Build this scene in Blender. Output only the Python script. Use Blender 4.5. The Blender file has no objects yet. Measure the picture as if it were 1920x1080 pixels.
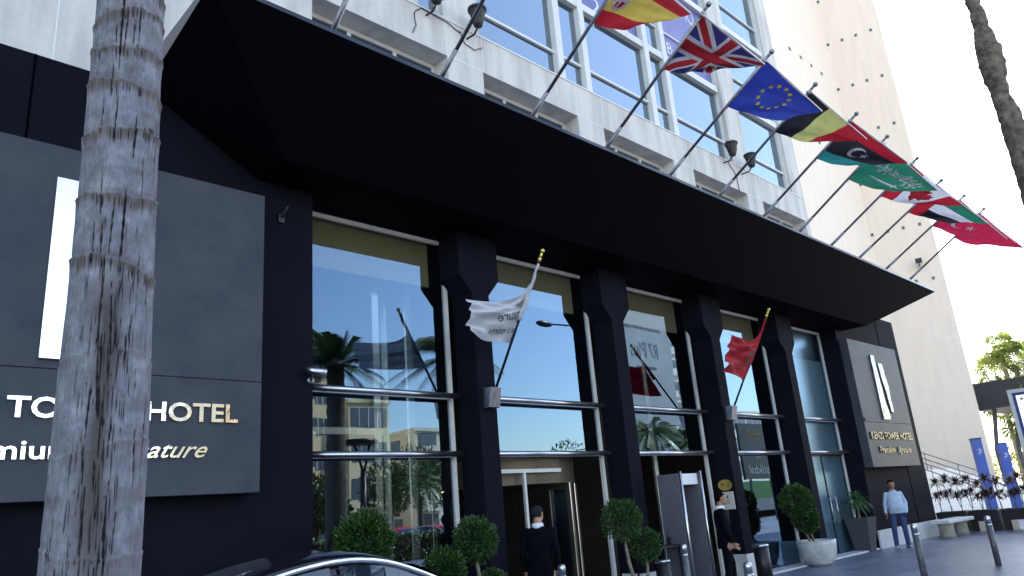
import bpy, bmesh, math, random
import numpy as np
from mathutils import Vector, Matrix, noise
R = math.radians
random.seed(7); rng = np.random.default_rng(7)
scene = bpy.context.scene
col = scene.collection

# ------------------------------------------------------------------ camera
cam_data = bpy.data.cameras.new('camera'); cam = bpy.data.objects.new('camera', cam_data); col.objects.link(cam)
cam_data.sensor_width = 36.0; cam_data.lens = 26.311
cam_data.clip_start = 0.05; cam_data.clip_end = 3000
cam.matrix_world = Matrix(((0.71826634, -0.14685202, -0.68009407, 0), (-0.6913653, -0.26043338, -0.67393507, 0),
                           (-0.07815047, 0.95425832, -0.28858892, 1.66), (0, 0, 0, 1)))
scene.camera = cam
# ------------------------------------------------------------------ sky, sun, exposure
SUN_EL, SUN_ROT = 46.0, 66.0          # rotation measured clockwise from +Y
world = bpy.data.worlds.new('World'); scene.world = world; world.use_nodes = True
wn = world.node_tree.nodes; wl = world.node_tree.links
sky = wn.new('ShaderNodeTexSky'); sky.sky_type = 'NISHITA'; sky.sun_disc = False
sky.sun_elevation = R(SUN_EL); sky.sun_rotation = R(SUN_ROT)
sky.air_density = 1.1; sky.dust_density = 0.6; sky.ozone_density = 2.0
bg = wn['Background']; wl.new(sky.outputs[0], bg.inputs[0]); bg.inputs[1].default_value = 0.15
sd = bpy.data.lights.new('sun', 'SUN'); sd.energy = 5.0; sd.angle = R(0.5); sd.color = (1.0, 0.95, 0.87)
sun = bpy.data.objects.new('sun', sd); col.objects.link(sun)
sv = Vector((math.sin(R(SUN_ROT)) * math.cos(R(SUN_EL)), math.cos(R(SUN_ROT)) * math.cos(R(SUN_EL)), math.sin(R(SUN_EL))))
sun.rotation_euler = sv.to_track_quat('Z', 'Y').to_euler(); sun.location = (0, 0, 60)
scene.view_settings.view_transform = 'Standard'; scene.view_settings.look = 'None'
scene.view_settings.exposure = 2.05; scene.view_settings.gamma = 1.0
scene.view_settings.use_white_balance = True; scene.view_settings.white_balance_temperature = 7600; scene.view_settings.white_balance_tint = 14

# ------------------------------------------------------------------ materials
def mat(name, c, rough=0.6, metal=0.0, var=0.0, vs=3.0, c2=None, bump=0.0, bs=30.0, stretch=None, spec=0.5, trans=None):
    m = bpy.data.materials.new(name); m.use_nodes = True
    n = m.node_tree.nodes; l = m.node_tree.links; b = n['Principled BSDF']
    b.inputs['Base Color'].default_value = (*c, 1); b.inputs['Roughness'].default_value = rough
    b.inputs['Metallic'].default_value = metal; b.inputs['Specular IOR Level'].default_value = spec
    tc = None
    if var or c2 or bump:
        tc = n.new('ShaderNodeTexCoord'); mp = n.new('ShaderNodeMapping'); l.new(tc.outputs['Object'], mp.inputs[0])
        if stretch: mp.inputs['Scale'].default_value = stretch
    if var or c2:
        t = n.new('ShaderNodeTexNoise'); t.inputs['Scale'].default_value = vs; t.inputs['Detail'].default_value = 6; t.inputs['Roughness'].default_value = .6
        l.new(mp.outputs[0], t.inputs['Vector'])
        r = n.new('ShaderNodeValToRGB'); l.new(t.outputs['Fac'], r.inputs[0])
        cc = c2 if c2 else tuple(min(1, x * (1 + var)) for x in c); c0 = c if c2 else tuple(x * (1 - var) for x in c)
        r.color_ramp.elements[0].position = .32; r.color_ramp.elements[1].position = .68
        r.color_ramp.elements[0].color = (*c0, 1); r.color_ramp.elements[1].color = (*cc, 1)
        l.new(r.outputs[0], b.inputs['Base Color'])
    if bump:
        t2 = n.new('ShaderNodeTexNoise'); t2.inputs['Scale'].default_value = bs; t2.inputs['Detail'].default_value = 4
        l.new(mp.outputs[0], t2.inputs['Vector'])
        bp = n.new('ShaderNodeBump'); bp.inputs['Strength'].default_value = bump; bp.inputs['Distance'].default_value = .02
        l.new(t2.outputs['Fac'], bp.inputs['Height']); l.new(bp.outputs[0], b.inputs['Normal'])
    if trans:      # thin cloth: part of the light passes through
        tr = n.new('ShaderNodeBsdfTranslucent'); mx = n.new('ShaderNodeMixShader'); mx.inputs[0].default_value = trans
        if b.inputs['Base Color'].is_linked: l.new(b.inputs['Base Color'].links[0].from_socket, tr.inputs[0])
        else: tr.inputs[0].default_value = (*c, 1)
        l.new(b.outputs[0], mx.inputs[1]); l.new(tr.outputs[0], mx.inputs[2]); l.new(mx.outputs[0], n['Material Output'].inputs[0])
    return m

def glass_mat(name, tint, refl, base, edge, rough=0.0, gcol=(.45, .71, 1.0)):
    """flat pane: part mirror (more at grazing), rest tinted see-through"""
    m = bpy.data.materials.new(name); m.use_nodes = True
    n = m.node_tree.nodes; l = m.node_tree.links; n.remove(n['Principled BSDF'])
    g = n.new('ShaderNodeBsdfGlossy'); g.inputs['Color'].default_value = (*gcol, 1); g.inputs['Roughness'].default_value = rough
    t = n.new('ShaderNodeBsdfTransparent'); t.inputs['Color'].default_value = (*tint, 1)
    lw = n.new('ShaderNodeLayerWeight'); lw.inputs['Blend'].default_value = refl
    mr = n.new('ShaderNodeMapRange'); mr.inputs['To Min'].default_value = base; mr.inputs['To Max'].default_value = edge
    l.new(lw.outputs['Facing'], mr.inputs['Value'])
    mx = n.new('ShaderNodeMixShader'); l.new(mr.outputs[0], mx.inputs[0]); l.new(t.outputs[0], mx.inputs[1]); l.new(g.outputs[0], mx.inputs[2])
    tc = n.new('ShaderNodeTexCoord'); nz = n.new('ShaderNodeTexNoise'); nz.inputs['Scale'].default_value = .9; nz.inputs['Detail'].default_value = 1; l.new(tc.outputs['Object'], nz.inputs['Vector'])
    bp = n.new('ShaderNodeBump'); bp.inputs['Strength'].default_value = .07; bp.inputs['Distance'].default_value = .02; l.new(nz.outputs['Fac'], bp.inputs['Height']); l.new(bp.outputs[0], g.inputs['Normal'])
    l.new(mx.outputs[0], n['Material Output'].inputs[0])
    return m

def stone_mat(name, c, sx, sz, joint=.012, streak=.25, jc=None, offx=0.0, offz=0.0):
    """large stone slabs on a vertical wall with thin pale joints and rain streaks"""
    m = mat(name, c, .75); n = m.node_tree.nodes; l = m.node_tree.links; b = n['Principled BSDF']
    tc = n.new('ShaderNodeTexCoord')
    t = n.new('ShaderNodeTexNoise'); t.inputs['Scale'].default_value = 1.3; t.inputs['Detail'].default_value = 8
    mp = n.new('ShaderNodeMapping'); mp.inputs['Scale'].default_value = (2.2, 2.2, .35); l.new(tc.outputs['Object'], mp.inputs[0]); l.new(mp.outputs[0], t.inputs['Vector'])
    r = n.new('ShaderNodeValToRGB'); l.new(t.outputs['Fac'], r.inputs[0])
    r.color_ramp.elements[0].position = .3; r.color_ramp.elements[1].position = .6
    r.color_ramp.elements[0].color = (*[x * (1 - streak) for x in c], 1); r.color_ramp.elements[1].color = (*c, 1)
    t3 = n.new('ShaderNodeTexNoise'); t3.inputs['Scale'].default_value = 22; t3.inputs['Detail'].default_value = 6; l.new(tc.outputs['Object'], t3.inputs['Vector'])
    mm = n.new('ShaderNodeMixRGB'); mm.blend_type = 'MULTIPLY'; mm.inputs[0].default_value = .16
    l.new(r.outputs[0], mm.inputs[1]); l.new(t3.outputs['Fac'], mm.inputs[2])
    l.new(mm.outputs[0], b.inputs['Base Color'])
    bp = n.new('ShaderNodeBump'); bp.inputs['Strength'].default_value = .15; bp.inputs['Distance'].default_value = .01
    l.new(t3.outputs['Fac'], bp.inputs['Height']); l.new(bp.outputs[0], b.inputs['Normal'])
    return m

M = {}
M['stone'] = stone_mat('facade_stone', (.76, .715, .66), 1, 1, streak=.3)
M['stone_r'] = stone_mat('tower_stone', (.95, .81, .67), 1, 1, streak=.06)
M['joint'] = mat('white_joint', (.8, .8, .78), .7)
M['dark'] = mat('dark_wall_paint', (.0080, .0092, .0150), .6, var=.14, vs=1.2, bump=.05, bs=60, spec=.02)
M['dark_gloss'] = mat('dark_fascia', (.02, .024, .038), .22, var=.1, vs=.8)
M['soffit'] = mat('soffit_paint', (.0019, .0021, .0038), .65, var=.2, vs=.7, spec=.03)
M['slate'] = mat('slate_panel', (.048, .056, .074), .42, c2=(.074, .079, .094), vs=1.7, bump=.1, bs=20, spec=.08)
M['seam'] = mat('dark_seam', (.0015, .0015, .003), .9, spec=0)
M['mirror_m'] = mat('dimmed_emblem_steel', (.045, .046, .05), .12, 1.0, c2=(.30, .31, .33), vs=7, bump=.8, bs=6.0)  # emblem steel darkened in colour to dim its sky reflection, plus dark mottling
M['mirror_d'] = mat('dimmed_letter_steel', (.060, .060, .042), .15, 1.0, var=.5, vs=9, bump=.8, bs=10.0)  # steel letters, dim yellowish reflection put into the metal colour
M['mirror'] = mat('polished_steel', (.92, .91, .88), .06, 1.0, bump=.25, bs=3.0)
M['steel'] = mat('brushed_steel', (.55, .55, .56), .28, 1.0, var=.08, vs=20)
M['steel_w'] = mat('worn_steel', (.26, .26, .29), .45, 1.0, var=.3, vs=14)
M['alu'] = mat('white_aluminium', (.62, .61, .58), .4, var=.08, vs=8)
M['frame_w'] = mat('frame_white', (.7, .7, .67), .45, var=.06)
M['glass_lo'] = glass_mat('lobby_glass', (.50, .52, .50), .35, .145, .55)
M['glass_up'] = glass_mat('upper_glass', (.12, .15, .17), .4, .23, .56, gcol=(.72, .88, 1.0))
M['glass_fr'] = glass_mat('frosted_glass', (.5, .62, .66), .4, .18, .5, rough=.25)
M['frost_back'] = mat('frosted_film', (.30, .39, .42), .4, var=.1, vs=.8)
M['blind'] = mat('olive_blind', (.64, .56, .36), .9, var=.06, vs=2, stretch=(.5, 1, 8))
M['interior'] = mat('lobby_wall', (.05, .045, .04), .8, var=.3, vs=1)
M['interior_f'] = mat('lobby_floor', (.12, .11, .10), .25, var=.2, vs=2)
M['pale'] = mat('pale_post', (.75, .84, .88), .22, .85)
M['marble'] = mat('white_marble', (.52, .53, .54), .35, c2=(.68, .69, .69), vs=2.5, bump=.03)
M['marble_pot'] = mat('grey_marble_pot', (.33, .34, .35), .4, c2=(.60, .60, .59), vs=4.0, bump=.05)
M['gold_dim'] = mat('dull_yellow', (.22, .15, .03), .6)
M['boll'] = mat('bollard_paint', (.085, .085, .10), .42, var=.35, vs=12)
M['board'] = mat('greyed_board', (.34, .36, .38), .6, var=.1, vs=.5)  # white billboard panel set to grey, dimming its reflection; also pale sign writing
M['bronze'] = mat('bronze_cladding', (.10, .076, .053), .4, .3, var=.15, vs=1)
M['black'] = mat('black_plastic', (.006, .006, .008), .45, var=.1)
M['blackm'] = mat('black_metal', (.02, .021, .026), .35, .3, var=.2, vs=12)
M['white'] = mat('white_paint', (.72, .73, .74), .5, var=.05)
M['grey'] = mat('grey_panel', (.115, .12, .145), .5, var=.08, vs=1.5)
M['gold'] = mat('brass_plate', (.80, .60, .16), .3, .85, var=.1, vs=9)
M['cream'] = mat('cream_plate', (.66, .62, .54), .4, var=.05)
M['ink'] = mat('dark_ink', (.03, .03, .035), .5)
M['blue'] = mat('blue_sign_paint', (.012, .08, .42), .35, var=.08, vs=2)
M['skin'] = mat('skin', (.30, .155, .095), .5, var=.08, vs=20)
M['skin_l'] = mat('skin_light', (.42, .22, .15), .5, var=.08, vs=20)
M['suit'] = mat('navy_suit', (.0025, .003, .006), .9, var=.2, vs=15, bump=.4, bs=14, spec=.08)
M['shirt_w'] = mat('white_collar_cloth', (.75, .76, .8), .7)
M['shirt_b'] = mat('pale_blue_shirt', (.33, .43, .56), .8, c2=(.43, .53, .66), vs=9, bump=.6, bs=12)
M['jeans'] = mat('blue_jeans', (.018, .035, .11), .85, c2=(.04, .07, .17), vs=9, bump=.5, bs=16)
M['hair'] = mat('black_hair', (.005, .004, .004), .9, bump=.6, bs=80, spec=.04)
M['hair_g'] = mat('grey_hair', (.022, .022, .026), .9, var=.5, vs=60, bump=.6, bs=80, spec=.04)
M['bark_t'] = mat('topiary_bark', (.26, .22, .165), .85, c2=(.13, .105, .08), vs=14, bump=.5, bs=40)
M['soil'] = mat('soil', (.03, .022, .015), .95, bump=.6, bs=40)
M['tail'] = mat('car_paint_red', (.55, .012, .012), .25)
M['tyre'] = mat('rubber', (.012, .012, .012), .8)
M['asphalt'] = mat('asphalt', (.05, .05, .052), .85, c2=(.075, .075, .078), vs=6, bump=.4, bs=90)
M['sq_glass'] = mat('dark_pane', (.10, .12, .14), .2)
M['lamp_warm'] = None
def leaf(name, c, c2, tr=.25):
    m = mat(name, c, .45, c2=c2, vs=1.5, trans=tr, spec=.4)
    n = m.node_tree.nodes; l = m.node_tree.links
    return m
def leaf2(name, ca, cb, tr=.2, rough=.4):
    m = bpy.data.materials.new(name); m.use_nodes = True; n = m.node_tree.nodes; l = m.node_tree.links; b = n['Principled BSDF']
    at = n.new('ShaderNodeAttribute'); at.attribute_name = 'tone'
    r = n.new('ShaderNodeValToRGB'); l.new(at.outputs['Fac'], r.inputs[0])
    r.color_ramp.elements[0].color = (*ca, 1); r.color_ramp.elements[1].color = (*cb, 1)
    l.new(r.outputs[0], b.inputs['Base Color']); b.inputs['Roughness'].default_value = rough
    t = n.new('ShaderNodeBsdfTranslucent'); l.new(r.outputs[0], t.inputs[0])
    mx = n.new('ShaderNodeMixShader'); mx.inputs[0].default_value = tr; l.new(b.outputs[0], mx.inputs[1]); l.new(t.outputs[0], mx.inputs[2])
    l.new(mx.outputs[0], n['Material Output'].inputs[0]); return m
M['leaf_top'] = leaf2('ficus_leaves', (.006, .024, .005), (.048, .125, .020))
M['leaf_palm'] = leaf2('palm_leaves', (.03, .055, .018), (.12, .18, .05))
M['leaf_palm_s'] = leaf2('sunlit_palm_leaves', (.08, .14, .03), (.30, .36, .10), tr=.35)  # brighter copy of the palm leaves, sunlight put into the colours
M['leaf_yucca'] = leaf2('yucca_leaves', (.03, .08, .03), (.10, .22, .07))
M['leaf_red'] = leaf2('dracaena_leaves', (.05, .025, .025), (.16, .10, .055))
M['leaf_tree'] = leaf2('street_tree_leaves', (.02, .045, .012), (.09, .15, .035))

def paving_mat():
    m = mat('granite_paving', (.10, .108, .13), .42); n = m.node_tree.nodes; l = m.node_tree.links; b = n['Principled BSDF']
    tc = n.new('ShaderNodeTexCoord'); br = n.new('ShaderNodeTexBrick'); l.new(tc.outputs['Object'], br.inputs['Vector'])
    br.inputs['Scale'].default_value = 1.0; br.inputs['Brick Width'].default_value = .9; br.inputs['Row Height'].default_value = .6
    br.inputs['Mortar Size'].default_value = .011; br.inputs['Color1'].default_value = (.105, .122, .175, 1); br.inputs['Color2'].default_value = (.14, .158, .215, 1)
    br.inputs['Mortar'].default_value = (.045, .047, .055, 1)
    t = n.new('ShaderNodeTexNoise'); t.inputs['Scale'].default_value = 2.2; t.inputs['Detail'].default_value = 8; l.new(tc.outputs['Object'], t.inputs['Vector'])
    mm = n.new('ShaderNodeMixRGB'); mm.blend_type = 'OVERLAY'; mm.inputs[0].default_value = .6; l.new(br.outputs[0], mm.inputs[1]); l.new(t.outputs['Fac'], mm.inputs[2])
    l.new(mm.outputs[0], b.inputs['Base Color'])
    mr = n.new('ShaderNodeMapRange'); mr.inputs['To Min'].default_value = .25; mr.inputs['To Max'].default_value = .55; l.new(t.outputs['Fac'], mr.inputs[0]); l.new(mr.outputs[0], b.inputs['Roughness'])
    return m
M['paving'] = paving_mat()

def emit_mat(name, c, s):
    m = bpy.data.materials.new(name); m.use_nodes = True; b = m.node_tree.nodes['Principled BSDF']
    b.inputs['Base Color'].default_value = (*c, 1); b.inputs['Emission Color'].default_value = (*c, 1); b.inputs['Emission Strength'].default_value = s
    return m
M['lamp_warm'] = emit_mat('warm_bulb', (1.0, .72, .32), 5.0)
M['lightbox'] = emit_mat('backlit_panel', (.72, .86, .92), .25)


M['poster'] = mat('poster_print', (.07, .10, .30), .35, c2=(.20, .18, .42), vs=.9)
M['planter_grey'] = mat('charcoal_planter', (.055, .055, .062), .5, var=.1, vs=5)
M['shoe_g'] = mat('grey_shoe', (.22, .22, .24), .6)
M['stump'] = mat('stone_stump', (.20, .18, .14), .7, c2=(.33, .31, .27), vs=9, bump=.4, bs=20)
M['blue_dk'] = mat('dark_blue_border', (.02, .04, .22), .4)
M['car_black'] = mat('car_paint_black', (.008, .008, .012), .08)
M['car_glass'] = mat('car_window', (.012, .02, .035), .02, spec=1.0)
M['chrome'] = mat('chrome', (.85, .86, .88), .07, 1.0)
M['bark_p'] = mat('palm_bark_dark', (.07, .06, .05), .9, c2=(.15, .13, .11), vs=6, bump=.6, bs=18)
M['bark_d'] = mat('torn_bark', (.05, .04, .03), .9)
M['bark_r'] = mat('knobbly_bark', (.045, .036, .030), .9, c2=(.22, .17, .125), vs=7, bump=.9, bs=14)
M['cream_wall'] = mat('cream_render', (.78, .62, .38), .85, var=.08, vs=.6)
M['white_wall'] = mat('white_render', (.74, .66, .55), .85, var=.08, vs=.6)
M['green_p'] = mat('green_board', (.02, .11, .014), .6)

# ------------------------------------------------------------------ mesh helpers
class MB:
    def __init__(s): s.v = []; s.f = []; s.m = []; s.tone = []
    def add(s, vs, fs, mi=0):
        o = len(s.v); s.v += [tuple(p) for p in vs]; s.f += [tuple(i + o for i in f) for f in fs]; s.m += [mi] * len(fs); return s
    def box(s, x0, x1, y0, y1, z0, z1, mi=0):
        return s.add([(x0, y0, z0), (x1, y0, z0), (x1, y1, z0), (x0, y1, z0), (x0, y0, z1), (x1, y0, z1), (x1, y1, z1), (x0, y1, z1)],
                     [(0, 3, 2, 1), (4, 5, 6, 7), (0, 1, 5, 4), (1, 2, 6, 5), (2, 3, 7, 6), (3, 0, 4, 7)], mi)
    def prism_y(s, poly, y0, y1, mi=0):      # poly in (x,z), counter clockwise seen from -y
        n = len(poly); vs = [(x, y0, z) for x, z in poly] + [(x, y1, z) for x, z in poly]
        fs = [tuple(range(n)), tuple(range(2 * n - 1, n - 1, -1))] + [(i + n, (i + 1) % n + n, (i + 1) % n, i) for i in range(n)]
        return s.add(vs, fs, mi)
    def prism_x(s, poly, x0, x1, mi=0):      # poly in (y,z)
        n = len(poly); vs = [(x0, y, z) for y, z in poly] + [(x1, y, z) for y, z in poly]
        fs = [tuple(range(n)), tuple(range(2 * n - 1, n - 1, -1))] + [(i + n, (i + 1) % n + n, (i + 1) % n, i) for i in range(n)]
        return s.add(vs, fs, mi)
    def prism_z(s, poly, z0, z1, mi=0):
        n = len(poly); vs = [(x, y, z0) for x, y in poly] + [(x, y, z1) for x, y in poly]
        fs = [tuple(range(n - 1, -1, -1)), tuple(range(n, 2 * n))] + [(i, (i + 1) % n, (i + 1) % n + n, i + n) for i in range(n)]
        return s.add(vs, fs, mi)
    def path(s, pts, rad, n=8, mi=0, caps=True):
        pts = [Vector(p) for p in pts]; rad = rad if isinstance(rad, (list, tuple)) else [rad] * len(pts)
        vs = []; up = None
        for i, p in enumerate(pts):
            d = (pts[min(i + 1, len(pts) - 1)] - pts[max(i - 1, 0)]).normalized()
            if up is None: up = Vector((0, 0, 1)) if abs(d.z) < .95 else Vector((1, 0, 0))
            a = d.cross(up).normalized(); b = a.cross(d).normalized(); up = b
            for k in range(n):
                t = 2 * math.pi * k / n; vs.append(p + (a * math.cos(t) + b * math.sin(t)) * rad[i])
        fs = []
        for i in range(len(pts) - 1):
            for k in range(n):
                fs.append((i * n + k, i * n + (k + 1) % n, (i + 1) * n + (k + 1) % n, (i + 1) * n + k))
        if caps: fs.append(tuple(range(n - 1, -1, -1))); fs.append(tuple(range((len(pts) - 1) * n, len(pts) * n)))
        return s.add(vs, fs, mi)
    def lathe(s, prof, c=(0, 0, 0), n=20, mi=0, mtx=None):     # prof (r,z)
        vs = []
        for r, z in prof:
            for k in range(n):
                t = 2 * math.pi * k / n; p = Vector((r * math.cos(t), r * math.sin(t), z))
                if mtx is not None: p = mtx @ p
                vs.append(p + Vector(c))
        fs = []
        for i in range(len(prof) - 1):
            for k in range(n): fs.append((i * n + k, i * n + (k + 1) % n, (i + 1) * n + (k + 1) % n, (i + 1) * n + k))
        fs.append(tuple(range(n - 1, -1, -1))); fs.append(tuple(range((len(prof) - 1) * n, len(prof) * n)))
        return s.add(vs, fs, mi)
    def sphere(s, c, r, n=12, m=8, mi=0, sc=(1, 1, 1)):
        prof = []
        vs = []; 
        for i in range(1, m):
            a = math.pi * i / m
            for k in range(n):
                t = 2 * math.pi * k / n; vs.append((c[0] + r * sc[0] * math.sin(a) * math.cos(t), c[1] + r * sc[1] * math.sin(a) * math.sin(t), c[2] + r * sc[2] * math.cos(a)))
        top = len(vs); vs.append((c[0], c[1], c[2] + r * sc[2])); bot = len(vs); vs.append((c[0], c[1], c[2] - r * sc[2]))
        fs = []
        for i in range(m - 2):
            for k in range(n): fs.append((i * n + k, (i + 1) * n + k, (i + 1) * n + (k + 1) % n, i * n + (k + 1) % n))
        for k in range(n): fs.append((top, k, (k + 1) % n)); fs.append((bot, (m - 2) * n + (k + 1) % n, (m - 2) * n + k))
        return s.add(vs, fs, mi)
    def build(s, name, mats, parent=None, smooth=False, bevel=0, **props):
        me = bpy.data.meshes.new(name); me.from_pydata(s.v, [], s.f)
        if not isinstance(mats, (list, tuple)): mats = [mats]
        for m in mats: me.materials.append(M[m] if isinstance(m, str) else m)
        if len(mats) > 1: me.polygons.foreach_set('material_index', s.m)
        if s.tone:
            a = me.attributes.new('tone', 'FLOAT', 'FACE'); a.data.foreach_set('value', s.tone)
        if smooth: me.polygons.foreach_set('use_smooth', [True] * len(me.polygons))
        me.update()
        o = bpy.data.objects.new(name, me); col.objects.link(o)
        if smooth == 'auto' or smooth == 2:
            md = None
        if bevel:
            b = o.modifiers.new('bevel', 'BEVEL'); b.width = bevel; b.segments = 2; b.limit_method = 'ANGLE'
        if parent is not None:
            o.parent = parent; o.matrix_parent_inverse = Matrix.Translation(-parent_loc(parent))
        for k, v in props.items(): o[k] = v
        return o
WORLD = {}
def parent_loc(o):                       # world position of a parent: Empties stand at their base, meshes carry world coordinates
    return WORLD.get(o.name, Vector((0, 0, 0)))
def thing(name, label, cat, loc=(0, 0, 0), group=None):
    o = bpy.data.objects.new(name, None); o.empty_display_size = .2; col.objects.link(o); o.location = loc; WORLD[o.name] = Vector(loc)
    o['label'] = label; o['category'] = cat
    if group: o['group'] = group
    return o
def tag(o, label, cat, group=None):
    o['label'] = label; o['category'] = cat
    if group: o['group'] = group
    return o
def text_mesh(s, size=1.0, extrude=0.0, shear=0.0, offset=0.0, align='LEFT', spacing=1.0):
    cu = bpy.data.curves.new('t', 'FONT'); cu.body = s; cu.size = size; cu.extrude = extrude; cu.shear = shear; cu.offset = offset
    cu.align_x = align; cu.space_character = spacing
    cu.resolution_u = 3
    o = bpy.data.objects.new('t', cu); me = bpy.data.meshes.new_from_object(o)
    vs = np.array([v.co[:] for v in me.vertices]).reshape(-1, 3); fs = [tuple(p.vertices) for p in me.polygons]
    bpy.data.objects.remove(o); bpy.data.curves.remove(cu); bpy.data.meshes.remove(me)
    return vs, fs
def text_on(mb, s, x0, x1, z0, z1, y, depth=.01, shear=0.0, offset=0.0, mi=0, flip=1, plane='xz', spacing=1.0):
    """fit text into x0..x1, z0..z1 on a wall facing -y (plane xz) or on a yz plane facing -x"""
    vs, fs = text_mesh(s, 1.0, .5, shear, offset, spacing=spacing)
    if not len(vs): return
    mn = vs.min(0); mx = vs.max(0); q = (vs - mn) / np.maximum(mx - mn, 1e-6)
    if plane == 'xz': P = [(x0 + a * (x1 - x0), y - c * depth, z0 + b * (z1 - z0)) for a, b, c in q]
    elif plane == 'xz+': P = [(x1 - a * (x1 - x0), y + c * depth, z0 + b * (z1 - z0)) for a, b, c in q]
    else: P = [(y - c * depth, x0 + a * (x1 - x0), z0 + b * (z1 - z0)) for a, b, c in q]
    mb.add(P, fs, mi)

# ------------------------------------------------------------------ ground
g = MB(); g.add([(-400, -400, 0), (600, -400, 0), (600, 600, 0), (-400, 600, 0)], [(0, 1, 2, 3)])
g.build('ground', 'paving', kind='structure')
r = MB(); r.add([(-300, -31, .004), (400, -31, .004), (400, -12.5, .004), (-300, -12.5, .004)], [(0, 1, 2, 3)])
r.build('road', 'asphalt', kind='structure')
k = MB(); k.box(-300, 400, -12.5, -12.2, -.05, .12); k.box(-300, 400, -31.3, -31, -.05, .12); k.build('kerb', 'marble', kind='structure')
k = MB()
for i in range(-20, 40): k.box(i * 6, i * 6 + 3, -21.9, -21.75, .004, .008)
k.build('road_marking', 'white', kind='structure')
k = MB(); k.box(7.5, 21.7, 8.5, 8.94, -.05, .035); k.build('threshold_strip', 'marble', kind='structure')

# ------------------------------------------------------------------ hotel
hotel = thing('hotel_building', 'stone hotel with a black ground floor, tall lobby windows and a folded black canopy', 'building', (13, 8.5, 0))
PER = 3.55; XE = [7.55 + PER * k for k in range(5)]; CX = [7.845 + PER * k for k in range(4)]
w = MB(); w.box(-14, 4.84, 8.5, 9.6, 0, 6.9); w.box(4.84, 21.72, 8.94, 9.3, 6.06, 6.9)
w.box(21.72, 26.6, 8.5, 9.6, 0, 6.84)
w.build('dark_wall', 'dark', hotel)
for x, h in ((1.45, 6.9), (25.05, 6.84)): MB().box(x, x + .02, 8.492, 8.5, 0, h).build('wall_seam', 'seam', hotel)
w = MB(); w.box(21.74, 26.64, 8.44, 8.498, 0, .47); w.box(26.6, 26.66, 8.5, 9.6, 0, .47)
w.build('marble_base', 'marble', hotel, bevel=.004)
for i, cx in enumerate(CX):
    a, b = .18, .42
    w = MB(); w.prism_y([(cx - a, 0), (cx + a, 0), (cx + a, 5.08), (cx + b, 5.36), (cx + b, 6.3), (cx - b, 6.3), (cx - b, 5.36), (cx - a, 5.08)], 8.5, 8.99)
    w.build('column', 'dark', hotel)
    w = MB(); w.box(cx - a - .03, cx + a + .03, 8.46, 8.93, 0, .5); w.build('column_base', 'marble', hotel, bevel=.004)
# lobby windows
for i in range(5):
    xe = XE[i]; xs = 4.84 if i == 0 else CX[i - 1] + .1
    if i == 4: xe = 21.72
    win = MB(); win.box(xe - .075, xe, 8.97, 9.03, .03, 6.05); win.box(xs, xe - .08, 8.97, 9.03, 5.99, 6.055); win.box(xs, xs + .05, 8.975, 9.03, .03, 5.985)
    win.box(xs + .055, xe - .08, 8.975, 9.03, 3.44, 3.49); win.box(xs + .055, xe - .08, 8.975, 9.03, 2.56, 2.61)
    wo = win.build('window_frame', 'alu', hotel)
    gl = MB()
    lo = {1: 2.3, 2: 2.2, 4: 2.55}.get(i, .04)
    for z0, z1 in ((3.495, 5.985), (2.615, 3.435), (.04, 2.555)):
        if z1 < 2.6 and i in (1, 2, 4): continue
        gl.add([(xs + .02, 9.0, z0), (xe - .04, 9.0, z0), (xe - .04, 9.0, z1), (xs + .02, 9.0, z1)], [(0, 1, 2, 3)])
    gl.build('glass_pane', 'glass_lo' if i != 4 else 'glass_fr', wo)
    t = MB()
    for z in (3.465, 2.59):
        x0 = 5.0 if i == 0 else xs - .1
        t.path([(x0, 8.8, z), (xe - .03, 8.8, z)], .043, 14)
        for xb in (xe - .09, x0 + .3): t.path([(xb, 8.8, z), (xb, 8.98, z)], .016, 8)
    t.build('steel_rail', 'steel', hotel, smooth=True)
    b = MB()
    b.box(xs, xe - .26, 9.12, 9.15, 5.28, 6.04); b.build('roller_blind', 'blind' if i < 4 else 'grey', hotel)
# interior shell of the lobby
w = MB(); w.box(4.0, 22.5, 17.8, 18, 0, 6.15); w.box(3.9, 4.0, 9.3, 18, 0, 6.15); w.box(22.5, 22.6, 9.3, 18, 0, 6.15); w.box(3.8, 22.7, 9.31, 18.1, 6.1, 6.3)
w.box(7.2, 7.3, 13, 18, 0, 6); w.box(15.5, 15.7, 12.5, 18, 0, 6)
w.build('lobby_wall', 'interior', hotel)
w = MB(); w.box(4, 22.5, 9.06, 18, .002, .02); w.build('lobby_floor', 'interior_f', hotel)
w = MB()
for x, y in ((6.44, 9.5), (6.80, 9.8), (7.08, 9.5), (13.40, 9.5)):
    MB().box(x, x + .12, y, y + .05, 0, 5.9).build('inner_glazing_post', 'pale', hotel)
for z in (3.0,): MB().box(5.4, 7.3, 9.85, 9.89, z, z + .1).build('inner_glazing_beam', 'pale', hotel)
# upper right window interior film (frosted, last bay)
w = MB(); w.add([(19.0, 9.07, .03), (21.7, 9.07, .03), (21.7, 9.07, 5.2), (19.0, 9.07, 5.2)], [(0, 1, 2, 3)]); w.build('frosted_film', 'frost_back', hotel)
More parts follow.
